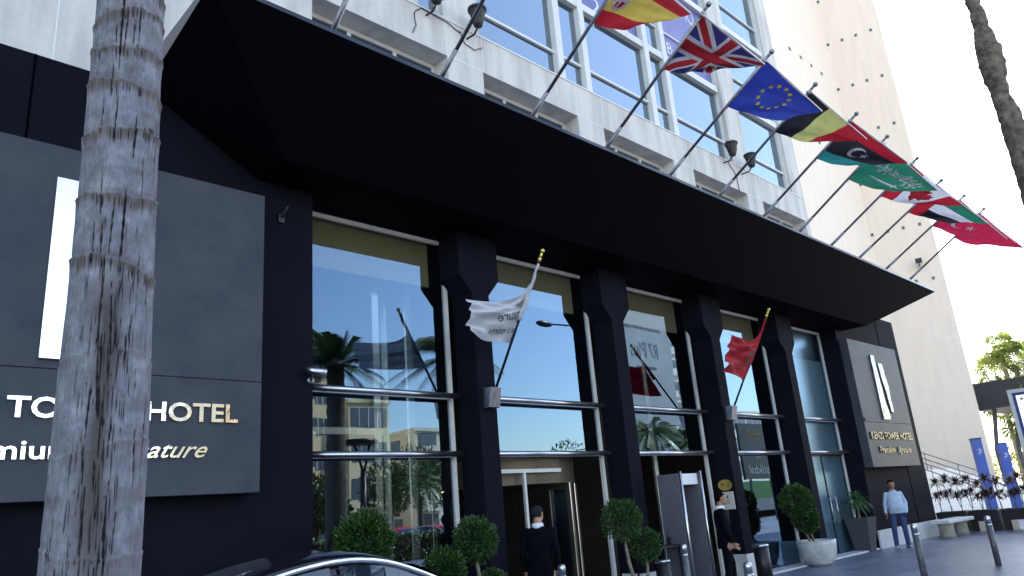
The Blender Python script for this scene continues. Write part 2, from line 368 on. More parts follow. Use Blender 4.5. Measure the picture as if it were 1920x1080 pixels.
# frosted double door of the last bay
for x0, x1 in ((18.9, 20.27), (20.29, 21.62)):
    d = MB(); d.add([(x0, 8.99, .05), (x1, 8.99, .05), (x1, 8.99, 2.5), (x0, 8.99, 2.5)], [(0, 1, 2, 3)]); do = d.build('glass_door', 'glass_fr', hotel)
    d = MB(); d.box(x0, x1, 8.97, 9.01, 2.5, 2.54); d.box(x0, x1, 8.97, 9.01, .03, .05)
    e = (x1 - .012, x1) if x0 < 19 else (x0, x0 + .012)
    d.box(e[0], e[1], 8.975, 9.005, .05, 2.5); d.build('door_edge', 'blackm', do)
    xh = x1 - .16 if x0 < 19 else x0 + .16
    d = MB(); d.path([(xh, 8.88, .78), (xh, 8.88, 1.44)], .014, 8)
    for z in (.84, 1.38): d.path([(xh, 8.88, z), (xh, 8.98, z)], .01, 6)
    d.build('door_handle', 'steel', do, smooth=True)

# canopy: inverted hipped soffit
yb = 9.0; xo0, xo1 = 2.6, 25.6; yf = 6.67; zt = 7.28; xi0, xi1 = 4.05, 22.3; yi = 7.8; zi = 6.08; e0 = 6.9; e1 = 6.84; TH = .055
c = MB()
V = [(xo0, 8.49, e0), (2.62, yf, zt), (25.5, yf, zt), (xo1, 8.49, e1), (xi0, yi, zi), (xi1, yi, zi), (xi1, 8.96, zi), (xi0, 8.49, zi), (xi0, 8.96, zi), (xi1, 8.49, zi)]
# side plates, front plate, bottom plate
c.add(V, [(1, 4, 5, 2), (0, 7, 4, 1), (2, 5, 9, 3), (4, 8, 6, 5)])
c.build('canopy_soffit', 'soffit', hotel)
c = MB()
c.add([(xo0, 8.49, e0), (2.62, yf, zt), (25.5, yf, zt), (xo1, 8.49, e1), (xo0, 8.49, e0 + TH + .3), (2.62, yf, zt + TH), (25.5, yf, zt + TH), (xo1, 8.49, e1 + TH + .3),
       (xo0, 8.74, e0 + .36), (xo1, 8.74, e1 + .36)],
      [(1, 2, 6, 5), (0, 1, 5, 4), (2, 3, 7, 6), (5, 6, 7, 4), (4, 7, 9, 8)])
c.build('canopy_fascia', 'dark_gloss', hotel)

# stone upper facade (front plane y=8.75)
YS = 8.75; X0S, X1S = 4.98 - PER, 22.1
def parts(name, boxes, mt, parent, **kw):
    for b in boxes: MB().box(*b).build(name, mt, parent, **kw)
s_ = MB(); s_.box(-14, 4.98, YS, 9.3, 6.92, 40)
s_.box(4.98, 22.1, YS, 9.3, 6.92, 8.3)          # below the small windows
for k in range(6):
    x0 = 4.98 + PER * k - (PER - 2.69) if k else None
    a = 4.98 + PER * k
    if k < 5:
        b = a + 2.69; e = min(a + PER, 22.1)
        s_.box(b, e, YS, 9.3, 8.3, 9.585)
s_.box(4.98, 22.1, YS, 9.3, 9.585, 10.37)
for a, b in ((4.98, 5.0), (7.62, 8.5), (17.85, 18.72), (21.35, 22.1)): s_.box(a, b, YS, 9.3, 10.37, 24)
s_.box(-14, 22.1, YS, 9.3, 24, 40) if False else s_.box(4.98, 22.1, YS, 9.3, 24, 40)
s_.box(-14, 22.1, 9.7, 30, 6.92, 40)
s_.build('stone_facade', 'stone', hotel)
s_ = MB()
jw = .018; yj0, yj1 = YS - .004, YS - .0005
for x in (-11, -9, -7, -5, -3.2, -1.6, .05, 1.66, 3.3): s_.box(x, x + jw, yj0, yj1, 6.95, 40)
for z in (8.6, 10.37, 12.1, 13.9): s_.box(-14, 4.9, yj0, yj1, z, z + jw)
s_.box(-14, 4.97, yj0, yj1, 6.9, 6.93)
for k in range(5):
    for x in (7.66 + PER * k, 8.54 + PER * k):
        if x < 22: s_.box(x, x + jw, yj0, yj1, 9.6, 10.36)
    if 8.5 + PER * k < 22: s_.box(7.68 + PER * k, 8.52 + PER * k, yj0, yj1, 9.58, 9.6)
s_.box(5, 22.1, yj0 - .012, yj1, 10.345, 10.375)
for x in (18.05, 18.5, 21.75): s_.box(x, x + .012, yj0, yj1, 10.4, 24)
for x in (7.95, ): s_.box(x, x + .012, yj0, yj1, 10.4, 24)
s_.build('white_stone_joint', 'joint', hotel)
# small windows in recesses
for k in range(5):
    a = 4.98 + PER * k; b = min(a + 2.69, 21.95)
    f = MB(); f.box(a, b, 9.12, 9.16, 9.5, 9.58); f.box(b - .07, b, 9.12, 9.16, 8.3, 9.5); f.box(a, a + .06, 9.12, 9.16, 8.3, 9.5)
    for fx in (.32, .66): f.box(a + (b - a) * fx, a + (b - a) * fx + .07, 9.125, 9.16, 8.3, 9.5)
    fo = f.build('small_window', 'frame_w', hotel)
    gl = MB(); gl.add([(a, 9.15, 8.3), (b, 9.15, 8.3), (b, 9.15, 9.56), (a, 9.15, 9.56)], [(0, 1, 2, 3)]); gl.build('glass_pane', 'glass_up', fo)
# big curtain windows
def big_window(x0, x1, mull, ztop=24):
    f = MB(); fo_m = []
    f.box(x0, x0 + .05, 8.86, 8.96, 10.375, ztop); f.box(x1 - .05, x1, 8.86, 8.96, 10.375, ztop)
    for m0, m1 in mull: fo_m.append((m0, m1, 8.80, 8.96, 10.38, ztop))
    z = 11.05
    segs = []; cur = x0 + .05
    for m0, m1 in mull: segs.append((cur, m0)); cur = m1
    segs.append((cur, x1 - .05))
    for a, b in segs:
        f.box(a, b, 8.885, 8.95, 11.04, 11.10); f.box(a, b, 8.885, 8.95, 10.378, 10.42)
        for zz in (12.6, 15.2, 17.8, 20.4, 23): fo_m.append((a, b, 8.815, 8.95, zz, zz + .19))
        for zz in (13.6, 16.2, 18.8, 21.4): f.box(a, b, 8.885, 8.95, zz, zz + .05)
    fo = f.build('curtain_window', 'frame_w', hotel); parts('mullion', fo_m, 'frame_w', fo)
    gl = MB()
    for a, b in segs: gl.add([(a, 8.94, 10.4), (b, 8.94, 10.4), (b, 8.94, ztop), (a, 8.94, ztop)], [(0, 1, 2, 3)])
    gl.build('glass_pane', 'glass_up', fo)
    return segs
big_window(5.0, 7.62, [(5.3, 5.5), (6.9, 7.1)])
big_window(8.5, 17.85, [(10.84, 11.04), (11.74, 11.92), (14.27, 14.47), (15.12, 15.32)])
big_window(18.72, 21.35, [])
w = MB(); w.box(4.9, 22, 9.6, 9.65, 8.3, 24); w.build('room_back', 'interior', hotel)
# ------------------------------------------------------------------ tower behind
LX, LY_ = 54.67, 17.47; dv = Vector((.26, -.965, 0)).normalized(); nv = Vector((-dv.y, dv.x, 0)) * -1   # outward normal of the wing (towards -x)
tower = thing('tower_building', 'pale cream stone tower rising beyond the right end of the hotel', 'building', (LX, LY_, 0))
ex = Vector((LX, LY_, 0)) + dv * 3.84
s_ = MB(); s_.prism_z([(24.0, LY_), (LX, LY_), (ex.x, ex.y), (ex.x + 14, ex.y + 3.8), (ex.x + 14, 60), (24.0, 60)], -.1, 75)
s_.build('wall', 'stone_r', tower)
def z2(z): return (z - 1.66) * 2 / 3 + 1.66
s_ = MB()
def wingbox(s0, s1, z0, z1, o0, o1, mb):
    p = Vector((LX, LY_, 0)); n = Vector((-.965, -.26, 0)).normalized()
    q = [p + dv * s0 + n * o0, p + dv * s1 + n * o0, p + dv * s1 + n * o1, p + dv * s0 + n * o1]
    mb.prism_z([(a.x, a.y) for a in q], z0, z1)
joints = MB(); jz = [z2(z) for z in (1.5, 5.4, 9.1, 10.74, 15.2, 16.75)]
for z in jz: wingbox(.0, 3.83, z, z + .03, .001, .006, joints)
for s0 in (.15, 2.2, 3.25): wingbox(s0 * 2 / 2, s0 + .03, 0, 12, .001, .007, joints)
for z in (8.5, 11.0, 13.5, 16, 18.5, 21): joints.box(26, LX, LY_ - .006, LY_ - .001, z, z + .03)
for x in range(28, 54, 3): joints.box(x, x + .03, LY_ - .007, LY_ - .001, 0, 30)
joints.build('stone_joint', 'joint', tower)
zr = [z2(27.44 - .2 + 5.96 * i) for i in range(-1, 7)]
for z in zr:
    for s0 in (-.02, 1.0, 2.0, 3.05):
        sq = MB(); wingbox(s0 + .02, s0 + .2, z, z + .22, .002, .03, sq); sq.build('small_square_window', 'sq_glass', tower)
for z in (24.2, 30.95, 37.6):
    for i in range(4):
        x = 51.95 - i * 1.70; MB().box(x, x + .3, LY_ - .03, LY_ - .002, z + .1, z + .34).build('small_square_window', 'sq_glass', tower)
FL = thing('flood_lamp', 'dark wall floodlight mounted high on the cream tower side', 'lamp', (LX, LY_ - 2, 16))
fl = MB(); wingbox(2.35, 2.75, 16.0, 16.25, .35, .75, fl); fl.build('lamp_head', 'black', FL)
fl = MB(); wingbox(2.52, 2.58, 15.7, 16.05, .02, .5, fl); fl.build('arm', 'black', FL)

#PART2
# ------------------------------------------------------------------ sign panels
def sign(name, label, x0, top_z=5.75, bot=2.12, mi='mirror', ml='mirror'):
    t = thing(name, label, 'sign', (x0 + 1.85, 8.5, bot))
    p = MB(); p.box(x0, x0 + 3.72, 8.25, 8.49, 3.375, top_z); p.box(x0, x0 + 3.72, 8.25, 8.49, bot, 3.365)
    p.box(x0 + .02, x0 + 3.70, 8.27, 8.49, 3.36, 3.38); p.build('panel', 'slate', t, bevel=.004)
    A = [(1.42, 5.38), (1.42, 3.46), (1.95, 3.46), (1.98, 3.60), (1.84, 3.95), (1.80, 4.45), (1.72, 4.95), (1.68, 5.38)]
    B = [(1.90, 5.17), (1.93, 4.7), (2.05, 4.35), (2.1, 3.95), (2.14, 3.72), (2.28, 3.67), (2.34, 3.75), (2.31, 4.1), (2.36, 4.45), (2.27, 4.81), (2.22, 5.16)]
    for P in (A, B):
        m = MB(); m.prism_y([(x0 + x, z) for x, z in P], 8.205, 8.25); m.build('mirror_emblem', mi, t, bevel=.004)
    m = MB(); text_on(m, 'KENZI TOWER HOTEL', x0 + .235, x0 + 3.43, 2.885, 3.09, 8.245, .03, offset=.02); m.build('lettering', ml, t)
    m = MB(); text_on(m, 'Premium', x0 + .68, x0 + 1.80, 2.50, 2.68, 8.245, .025, offset=.012); m.build('lettering', ml, t)
    m = MB(); text_on(m, 'Signature', x0 + 2.02, x0 + 3.10, 2.45, 2.68, 8.245, .025, shear=.5, offset=.006); m.build('lettering', ml, t)
    return t
sign('hotel_sign', 'large dark slate sign with mirror letters, nearest, behind the palm trunk', .31)
sign('hotel_sign', 'dark slate hotel sign beyond the last window, above the man in the blue shirt', 21.8, mi='mirror_m', ml='mirror_d')

# ------------------------------------------------------------------ flags
def flagcol(name, c, tr=.35): M[name] = mat(name, c, .75, var=.07, vs=5, bump=.25, bs=120, trans=tr)
flagcol('f_red', (.52, .012, .03)); flagcol('f_blue', (.02, .05, .36)); flagcol('f_navy', (.022, .022, .13)); flagcol('f_white', (.74, .75, .80))
flagcol('f_yellow', (.72, .52, .10)); flagcol('f_lime', (.60, .60, .20)); flagcol('f_black', (.014, .014, .022), .1); flagcol('f_green', (.01, .22, .13)); flagcol('f_teal', (.01, .26, .26))
flagcol('f_gold', (.80, .62, .08)); flagcol('f_dark', (.04, .04, .05), .1); flagcol('f_crim', (.55, .02, .07), .45)

def tri_surface(A, B, C, seed=0, sag=.12, dmid=.5, amp=.035):
    A, B, C = Vector(A), Vector(B), Vector(C)
    D = B.lerp(C, dmid) + Vector((0, 0, -sag)); n = (C - A).cross(B - A).normalized()
    if n.y > 0: n = -n
    def S(u, v, off=0.0):
        p = A + (C - A) * u + (B - A) * v + (D - B - C + A) * (u * v)
        f = amp * (math.sin(7 * u + 9 * v + seed) * v * .9 + math.sin(15 * u - 6 * v + 2 * seed) * .5 * v * (1 - .4 * u) + .5 * math.sin(26 * v + 5 * u + seed) * u * (1 - u))
        f += .10 * u * v * math.sin(3.4 * u + 2.2 * v + seed * 1.7)
        p = p + n * (f + off); p.z -= .05 * math.sin(math.pi * u) * (.3 + v)
        return p
    return S
def bez_surface(H0, H1, F0, F1, ctrl=.55, seed=0, amp=.04):
    """flag tied along a pole from H0 (top) to H1 (bottom), blown out to the edge F0..F1 and bunched along the pole at the top"""
    H0, H1, F0, F1 = map(Vector, (H0, H1, F0, F1))
    def S(u, v, off=0.0):
        h = H0.lerp(H1, v); q = H0.lerp(H1, max(v, ctrl + .45 * v * (1 - ctrl))); f = F0.lerp(F1, v)
        q = H0.lerp(H1, max(v, ctrl + .35 * v * (1 - ctrl))); q2 = q.lerp(f, .18)
        p = h * (1 - u) ** 3 + q * (3 * u * (1 - u) ** 2) + q2 * (3 * u * u * (1 - u)) + f * u ** 3
        p = p + Vector((0, -1, 0)) * (off + .03 * math.sin(math.pi * v)) + Vector((.1, -1, .2)) * amp * u * (math.sin(8 * v + 4 * u + seed) + .7 * math.sin(17 * v - 9 * u + seed) + .5 * math.sin(15 * u + 5 * v + seed) + .35 * math.sin(31 * v + 13 * u))
        p.z += .04 * math.sin(5 * u + seed) * u; return p
    return S
def cloth(S, us, vs, colours, ragged=0):
    """base cloth: grid split at the stripe borders; colours(u, v) -> material index"""
    def fine(a, st):
        out = []
        for i in range(len(a) - 1):
            n = max(1, int(math.ceil((a[i + 1] - a[i]) / st)))
            out += [a[i] + (a[i + 1] - a[i]) * j / n for j in range(n)]
        return out + [a[-1]]
    U = fine(us, .022); V = fine(vs, .03); mb = MB(); nU = len(U)
    for v in V:
        for u in U: mb.v.append(tuple(S(u, v)))
    for j in range(len(V) - 1):
        for i in range(nU - 1):
            mb.f.append((j * nU + i, j * nU + i + 1, (j + 1) * nU + i + 1, (j + 1) * nU + i)); mb.m.append(colours((U[i] + U[i + 1]) / 2, (V[j] + V[j + 1]) / 2))
    return mb
def decal(S, polys, lvl=1, step=.05, both=True):
    """printed shapes: polygons in flag coordinates (u, v), cut fine and laid on the folded cloth, both faces"""
    bm = bmesh.new()
    for P in polys:
        try: bm.faces.new([bm.verts.new((x, y, 0)) for x, y in P])
        except ValueError: pass
    bmesh.ops.triangulate(bm, faces=bm.faces[:])
    for _ in range(5):
        ed = [e for e in bm.edges if e.calc_length() > step]
        if not ed: break
        bmesh.ops.subdivide_edges(bm, edges=ed, cuts=1); bmesh.ops.triangulate(bm, faces=[f for f in bm.faces if len(f.verts) > 3])
    mb = MB(); fs = [[v.index for v in f.verts] for f in (bm.verts.index_update() or bm.faces)]
    co = [(v.co.x, v.co.y) for v in bm.verts]; bm.free()
    for sgn in ((1, -1) if both else (1,)):
        mb.add([S(u, v, sgn * (.003 + .0022 * lvl)) for u, v in co], fs)
    return mb
def text_polys(s, u0, u1, v0, v1, shear=0, offset=0, flipu=False):
    vs, fs = text_mesh(s, 1, 0, shear, offset)
    if not len(vs): return []
    mn, mx = vs.min(0), vs.max(0); q = (vs - mn) / np.maximum(mx - mn, 1e-6)
    return [[((u0 + (1 - q[i][0] if flipu else q[i][0]) * (u1 - u0)), v1 + q[i][1] * (v0 - v1)) for i in f] for f in fs]
def star(cx, cy, r, n=5, rot=-math.pi / 2, ax=1.0, inner=.4):
    return [(cx + ax * (r if i % 2 == 0 else r * inner) * math.cos(rot + math.pi * i / n), cy + (r if i % 2 == 0 else r * inner) * math.sin(rot + math.pi * i / n)) for i in range(2 * n)]
def crescent(cx, cy, r, ax=.57, r2=.78, d=.28, open_=0.0):
    quads = []; n = 26
    def outer(t): return (cx + ax * r * math.cos(t), cy + r * math.sin(t))
    def inner(t): return (cx + ax * (d * r + r * r2 * math.cos(t)), cy + r * r2 * math.sin(t))
    a0 = .62
    for i in range(n):
        t0 = a0 + (2 * math.pi - 2 * a0) * i / n; t1 = a0 + (2 * math.pi - 2 * a0) * (i + 1) / n
        s0 = .72 + (2 * math.pi - 1.44) * i / n; s1 = .72 + (2 * math.pi - 1.44) * (i + 1) / n
        quads.append([outer(t0), outer(t1), inner(s1), inner(s0)])
    return quads
def band(x0, y0, x1, y1, w, ax=.57):
    dx, dy = (x1 - x0) / ax, y1 - y0; L = math.hypot(dx, dy); px, py = -dy / L * w / 2 * ax, dx / L * w / 2
    return [(x0 + px, y0 + py), (x1 + px, y1 + py), (x1 - px, y1 - py), (x0 - px, y0 - py)]
def clip(P):
    def cl(P, f, g):
        out = []
        for i in range(len(P)):
            a, b = P[i], P[(i + 1) % len(P)]; fa, fb = f(a), f(b)
            if fa >= 0: out.append(a)
            if (fa >= 0) != (fb >= 0): t = fa / (fa - fb); out.append((a[0] + (b[0] - a[0]) * t, a[1] + (b[1] - a[1]) * t))
        return out
    for f in (lambda p: p[0], lambda p: 1 - p[0], lambda p: p[1], lambda p: 1 - p[1]): P = cl(P, f, None)
    return P

POLES = [((3.95, 4.48, 8.81), (4.24, 6.98, 7.52)), ((5.66, 4.48, 8.82), (5.96, 6.98, 7.53)), ((7.47, 4.48, 8.82), (7.76, 6.98, 7.53)),
 ((9.26, 4.48, 8.83), (9.59, 6.98, 7.54)), ((11.25, 4.48, 8.83), (11.49, 6.98, 7.54)), ((12.93, 4.48, 8.83), (13.25, 6.98, 7.55)),
 ((14.83, 4.48, 8.87), (15.15, 6.98, 7.55)), ((16.50, 4.48, 8.89), (16.89, 6.98, 7.55)), ((18.38, 4.48, 8.91), (18.68, 6.98, 7.56)),
 ((20.01, 4.48, 8.78), (20.47, 6.98, 7.56)), ((21.92, 4.48, 8.84), (22.39, 6.98, 7.57)), ((23.79, 4.48, 8.90), (24.33, 6.98, 7.57))]
FL_ = {0: ((3.98, 4.63, 8.73), (4.08, 5.45, 8.32), (5.6, 4.6, 8.5)), 1: ((5.7, 4.63, 8.74), (5.79, 5.45, 8.32), (7.35, 4.6, 8.5)),
 2: ((7.50, 4.63, 8.75), (7.60, 5.47, 8.31), (9.14, 4.74, 8.75)), 3: ((9.28, 4.64, 8.75), (9.4, 5.5, 8.3), (11.03, 4.56, 8.52)), 4: ((11.26, 4.63, 8.75), (11.35, 5.5, 8.3), (12.96, 4.48, 8.26)),
 5: ((12.95, 4.62, 8.76), (13.05, 5.46, 8.33), (14.58, 4.33, 8.13)), 6: ((14.85, 4.63, 8.79), (14.96, 5.52, 8.32), (16.4, 4.2, 8.09)), 7: ((16.53, 4.62, 8.81), (16.67, 5.54, 8.32), (17.9, 4.14, 7.82)),
 8: ((18.4, 4.65, 8.82), (18.5, 5.49, 8.36), (19.82, 4.13, 7.92)), 9: ((20.03, 4.62, 8.71), (20.19, 5.45, 8.31), (21.4, 4.04, 7.76)), 10: ((21.94, 4.61, 8.77), (22.1, 5.46, 8.34), (23.23, 4.05, 7.7)),
 11: ((23.82, 4.62, 8.82), (24.01, 5.47, 8.38), (25.2, 4.07, 7.86))}
pole_lab = ['pole nearest the palm trunk, running out of the top of the photo', 'pole second from the palm trunk, beside the black wall lanterns', 'pole carrying the red and yellow striped flag',
 'pole carrying the red, white and blue crossed flag', 'pole carrying the blue flag with a ring of stars', 'pole carrying the black, yellow and red flag', 'pole carrying the red, black and green crescent flag',
 'pole carrying the green flag with white script', 'pole carrying the red and white leaf flag', 'pole carrying the green, white and black flag', 'pole carrying the red flag with white crescent and star', 'outermost pole, last before the canopy tip, with the plain red flag']
for k, (T, Bp) in enumerate(POLES):
    T, Bp = Vector(T), Vector(Bp); d = (T - Bp).normalized(); foot = Bp - d * .42
    t = thing('flag_pole', 'slanted steel ' + pole_lab[k], 'flag pole', foot, 'slanted flag poles above the canopy')
    m = MB(); m.path([foot, Bp + d * .5], .034, 10); m.path([Bp + d * .48, T - d * .1], .027, 10); m.build('pole', 'steel_w', t, smooth=True)
    m = MB(); m.sphere(T - d * .0, .045, 12, 8); m.path([T - d * .12, T - d * .04], [.02, .03], 8); m.path([T - d * .20, T - d * .17], .045, 8); m.build('finial', 'steel_w', t, smooth=True)
    m = MB(); m.box(foot.x - .08, foot.x + .08, foot.y - .12, foot.y + .12, foot.z - .06, foot.z + .06); m.build('base_bracket', 'steel_w', t)
    if k in FL_:
        A, B_, C = map(Vector, FL_[k]); n = Vector((0, 0, .02))
        m = MB(); m.path([A + n, C + n], .013, 8); m.path([A + n, A + n + d * .16], .008, 6); m.build('crossbar', 'steel', t, smooth=True)
        m = MB(); m.path([B_, B_ + Vector((.02, 0, -.05))], .012, 6); m.build('clip', 'steel', t)
grp = 'flags hanging from the slanted poles'
def flag(k, name_label, pat, **kw):
    A, B_, C = FL_[k]; S = tri_surface(A, B_, C, seed=k * 1.3, **kw)
    t = thing('flag', name_label, 'flag', A, grp); pat(S, t)
def stripes_v(cols):      # cols: [(v end, mat)]
    def pat(S, t):
        vs = [0] + [c[0] for c in cols]; mats = [c[1] for c in cols]
        cloth(S, [0, 1], vs, lambda u, v: next(i for i, c in enumerate(cols) if v <= c[0] + 1e-6)).build('cloth', mats, t, smooth=True)
    return pat
def plain(c): return stripes_v([(1, c)])
def P_spain(S, t):
    stripes_v([(.25, 'f_red'), (.75, 'f_yellow'), (1, 'f_red')])(S, t)
    decal(S, [[(.08, .32), (.26, .32), (.28, .6), (.17, .72), (.06, .6)]], 1).build('crest', 'f_white', t, smooth=True)
    decal(S, [[(.10, .38), (.16, .38), (.16, .5), (.10, .5)], [(.18, .52), (.24, .52), (.22, .62), (.17, .66)], [(.12, .55), (.15, .55), (.15, .64), (.12, .64)]], 2).build('crest', 'f_crim', t, smooth=True)
def P_uk(S, t):
    plain('f_navy')(S, t); a = 1.0
    dg = [band(-.1, -.1, 1.1, 1.1, .2, a), band(-.1, 1.1, 1.1, -.1, .2, a)]
    decal(S, [clip(p) for p in dg], 1, .04).build('white_saltire', 'f_white', t, smooth=True)
    decal(S, [clip(band(-.1, -.08, 1.1, 1.12, .1, a)), clip(band(-.1, 1.12, 1.1, -.08, .1, a))], 2, .04).build('red_saltire', 'f_red', t, smooth=True)
    decal(S, [[(.40, 0), (.60, 0), (.60, 1), (.40, 1)], [(0, .34), (1, .34), (1, .66), (0, .66)]], 3, .04).build('white_cross', 'f_white', t, smooth=True)
    decal(S, [[(.44, 0), (.56, 0), (.56, 1), (.44, 1)], [(0, .41), (1, .41), (1, .59), (0, .59)]], 4, .04).build('red_cross', 'f_red', t, smooth=True)
def P_eu(S, t):
    plain('f_blue')(S, t)
    decal(S, [star(.46 + .19 * math.sin(math.pi * i / 6), .44 + .30 * math.cos(math.pi * i / 6), .062, ax=.62) for i in range(12)], 1, .06).build('star_ring', 'f_gold', t, smooth=True)
def P_be(S, t):
    cloth(S, [0, .33, .66, 1], [0, 1], lambda u, v: 0 if u < .33 else (1 if u < .66 else 2)).build('cloth', ['f_black', 'f_lime', 'f_red'], t, smooth=True)
def P_ly(S, t):
    stripes_v([(.25, 'f_red'), (.75, 'f_black'), (1, 'f_teal')])(S, t)
    decal(S, crescent(.44, .5, .17, ax=.7) + [star(.60, .5, .11, rot=math.pi, ax=.7)], 1, .05).build('crescent_and_star', 'f_white', t, smooth=True)
def P_sa(S, t):
    plain('f_green')(S, t)
    try: tp = text_polys('\uFEEA\uFEE0\uFEDF\uFE8D \uFEDD\uFEEE\uFEB3\uFEAD \uFEAA\uFEE4\uFEA4\uFEE3 \uFEEA\uFEE0\uFEDF\uFE8D \uFEFB\uFE87 \uFEEA\uFEDF\uFE87 \uFEFB', .14, .90, .14, .58, offset=.035)
    except Exception: tp = []
    decal(S, tp + [[(.28, .70), (.70, .68), (.72, .71), (.70, .74), (.28, .73), (.24, .715)], [(.70, .63), (.725, .63), (.725, .79), (.70, .79)], [(.725, .69), (.80, .69), (.81, .73), (.725, .73)]], 1, .08).build('script_and_sword', 'f_white', t, smooth=True)
def P_ca(S, t):
    cloth(S, [0, .25, .75, 1], [0, 1], lambda u, v: 1 if .25 < u < .75 else 0).build('cloth', ['f_red', 'f_white'], t, smooth=True)
    L = [(0, -.42), (.08, -.26), (.2, -.32), (.16, -.08), (.28, -.2), (.31, -.13), (.45, -.16), (.40, -.02), (.47, .03), (.24, .2), (.27, .27), (.02, .24), (.02, .42)]
    leafp = [(.5 + x * .42, .48 + y * .8) for x, y in L] + [(.5 - x * .42, .48 + y * .8) for x, y in reversed(L[1:])]
    decal(S, [leafp], 1, .05).build('maple_leaf', 'f_red', t, smooth=True)
def P_ae(S, t):
    cloth(S, [0, .25, 1], [0, .333, .667, 1], lambda u, v: 0 if u < .25 else (1 if v < .333 else (2 if v < .667 else 3))).build('cloth', ['f_red', 'f_green', 'f_white', 'f_black'], t, smooth=True)
def P_tr(S, t):
    plain('f_crim')(S, t)
    decal(S, crescent(.34, .5, .25, ax=.6) + [star(.56, .5, .14, rot=math.pi, ax=.6)], 1, .05).build('crescent_and_star', 'f_white', t, smooth=True)
flag(0, 'dark green flag on the pole nearest the palm trunk, above the photo', plain('f_green'))
flag(1, 'navy flag on the second pole, above the black wall lanterns', plain('f_navy'))
flag(2, 'red and yellow striped flag with a crest, highest in the photo', P_spain, dmid=.55, sag=.1)
flag(3, 'blue flag with red and white crosses', P_uk, dmid=.45, sag=.12)
flag(4, 'plain blue flag with a ring of gold stars', P_eu, sag=.16)
flag(5, 'black, yellow and red vertically striped flag', P_be, sag=.14)
flag(6, 'red, black and green flag with a white crescent and star', P_ly, sag=.12)
flag(7, 'green flag with white script and a sword', P_sa, sag=.12)
flag(8, 'red and white flag with a red leaf', P_ca, sag=.12)
flag(9, 'green, white and black flag with a red band at the pole', P_ae, sag=.12)
flag(10, 'red flag with a white crescent and star', P_tr, sag=.1)
flag(11, 'plain red flag at the far end of the row, nearest the canopy tip', plain('f_crim'), sag=.1)

# two flags on the columns
def column_flag(cx, tip, lab_p, lab_f, S, pat, sleeve='f_white'):
    T = Vector(tip); Bp = Vector((cx + .03, 8.40, 3.42)); d = (T - Bp).normalized()
    t = thing('wall_flag_pole', lab_p, 'flag pole', (cx, 8.5, 3.3))
    m = MB(); m.path([Bp, T - d * .1], .021, 10); m.build('pole', 'blackm', t, smooth=True)
    m = MB(); m.sphere(T, .035, 12, 8); m.path([T - d * .12, T - d * .03], [.025, .02], 8); m.path([T - d * .17, T - d * .11], .028, 8); m.build('finial', 'gold', t, smooth=True)
    m = MB(); m.prism_x([(8.50, 3.24), (8.50, 3.56), (8.30, 3.54), (8.36, 3.24)], cx - .10, cx + .12); m.build('wall_bracket', 'steel_w', t, bevel=.006)
    t = thing('column_flag', lab_f, 'flag', T - d * .2); pat(S, t)
    L_ = (T - Bp).length; m = MB(); P_ = [T - d * (.20 + .9 * i / 14) + Vector((-.012 * math.sin(i * 1.1) - .02 * i / 14, -.012, -.01)) for i in range(15)]
    m.path(P_, [.018 + .030 * (i / 14) ** 1.2 + .004 * math.sin(i * 2.3) for i in range(15)], 10); m.build('gathered_cloth', sleeve, t, smooth=True)
def P_white(S, t):
    plain('f_white')(S, t)
    pol = [band(.10 + .05 * i, .30, .22 + .05 * i, .52, .012, 1) for i in range(6)] + [band(.10 + .05 * i, .52, .22 + .05 * i, .30, .012, 1) for i in range(6)]
    pol += text_polys('hotels & resorts', .12, .78, .80, .88) + text_polys('Signature', .14, .74, .56, .76, shear=.5)
    decal(S, [clip(p) for p in pol], 1, .05).build('printed_crest', 'f_dark', t, smooth=True)
def P_ma(S, t):
    plain('f_red')(S, t)
    pts = [(.46 + .12 * math.sin(2 * math.pi * i / 5), .62 - .17 * math.cos(2 * math.pi * i / 5)) for i in range(5)]
    decal(S, [band(*pts[i], *pts[(i + 2) % 5], .028, .7) for i in range(5)], 1, .05).build('green_star', 'f_green', t, smooth=True)
column_flag(7.845, (7.93, 7.15, 5.42), 'short dark pole on the first column, carrying the white flag', 'white printed flag blown sideways on the first column',
            bez_surface((7.955, 7.25, 5.27), (7.90, 7.98, 4.16), (6.70, 7.5, 4.62), (6.78, 7.65, 4.16), .50, 1.0, .045), P_white)
column_flag(14.945, (14.97, 7.15, 5.43), 'short dark pole on the third column, carrying the red flag', 'plain red flag with a small star, blown sideways on the third column',
            bez_surface((15.02, 7.25, 5.27), (14.87, 7.92, 4.04), (13.75, 7.5, 4.80), (13.62, 7.7, 4.05), .42, 2.6, .055), P_ma, 'f_red')

# ------------------------------------------------------------------ window posters, lanterns, cameras
for (x0, x1, lab) in ((11.95, 14.2, 'violet blue poster with white writing behind the upper glass, left one'), (15.4, 17.7, 'violet blue poster with a white face behind the upper glass, right one')):
    t = thing('window_poster', lab, 'poster', ((x0 + x1) / 2, 8.93, 12.8), 'posters in the upper windows')
    m = MB(); m.add([(x0, 8.925, 12.8), (x1, 8.925, 12.8), (x1, 8.925, 17.7), (x0, 8.925, 17.7)], [(0, 1, 2, 3)]); m.build('sheet', 'poster', t)
    for w_, a, b, z0, z1 in ((('2016', .5, 1.9, 12.86, 13.3), ('Invest', .3, 1.9, 14.5, 14.9), ('Summit', .5, 2.0, 13.66, 14.05)) if x0 < 13 else (('Banque', .2, 1.7, 12.95, 13.4), ('MO', 1.2, 1.9, 14.6, 15.1))):
        m = MB(); text_on(m, w_, x0 + a, x0 + b, z0, z1, 8.922, .003); m.build('lettering', 'white', t)
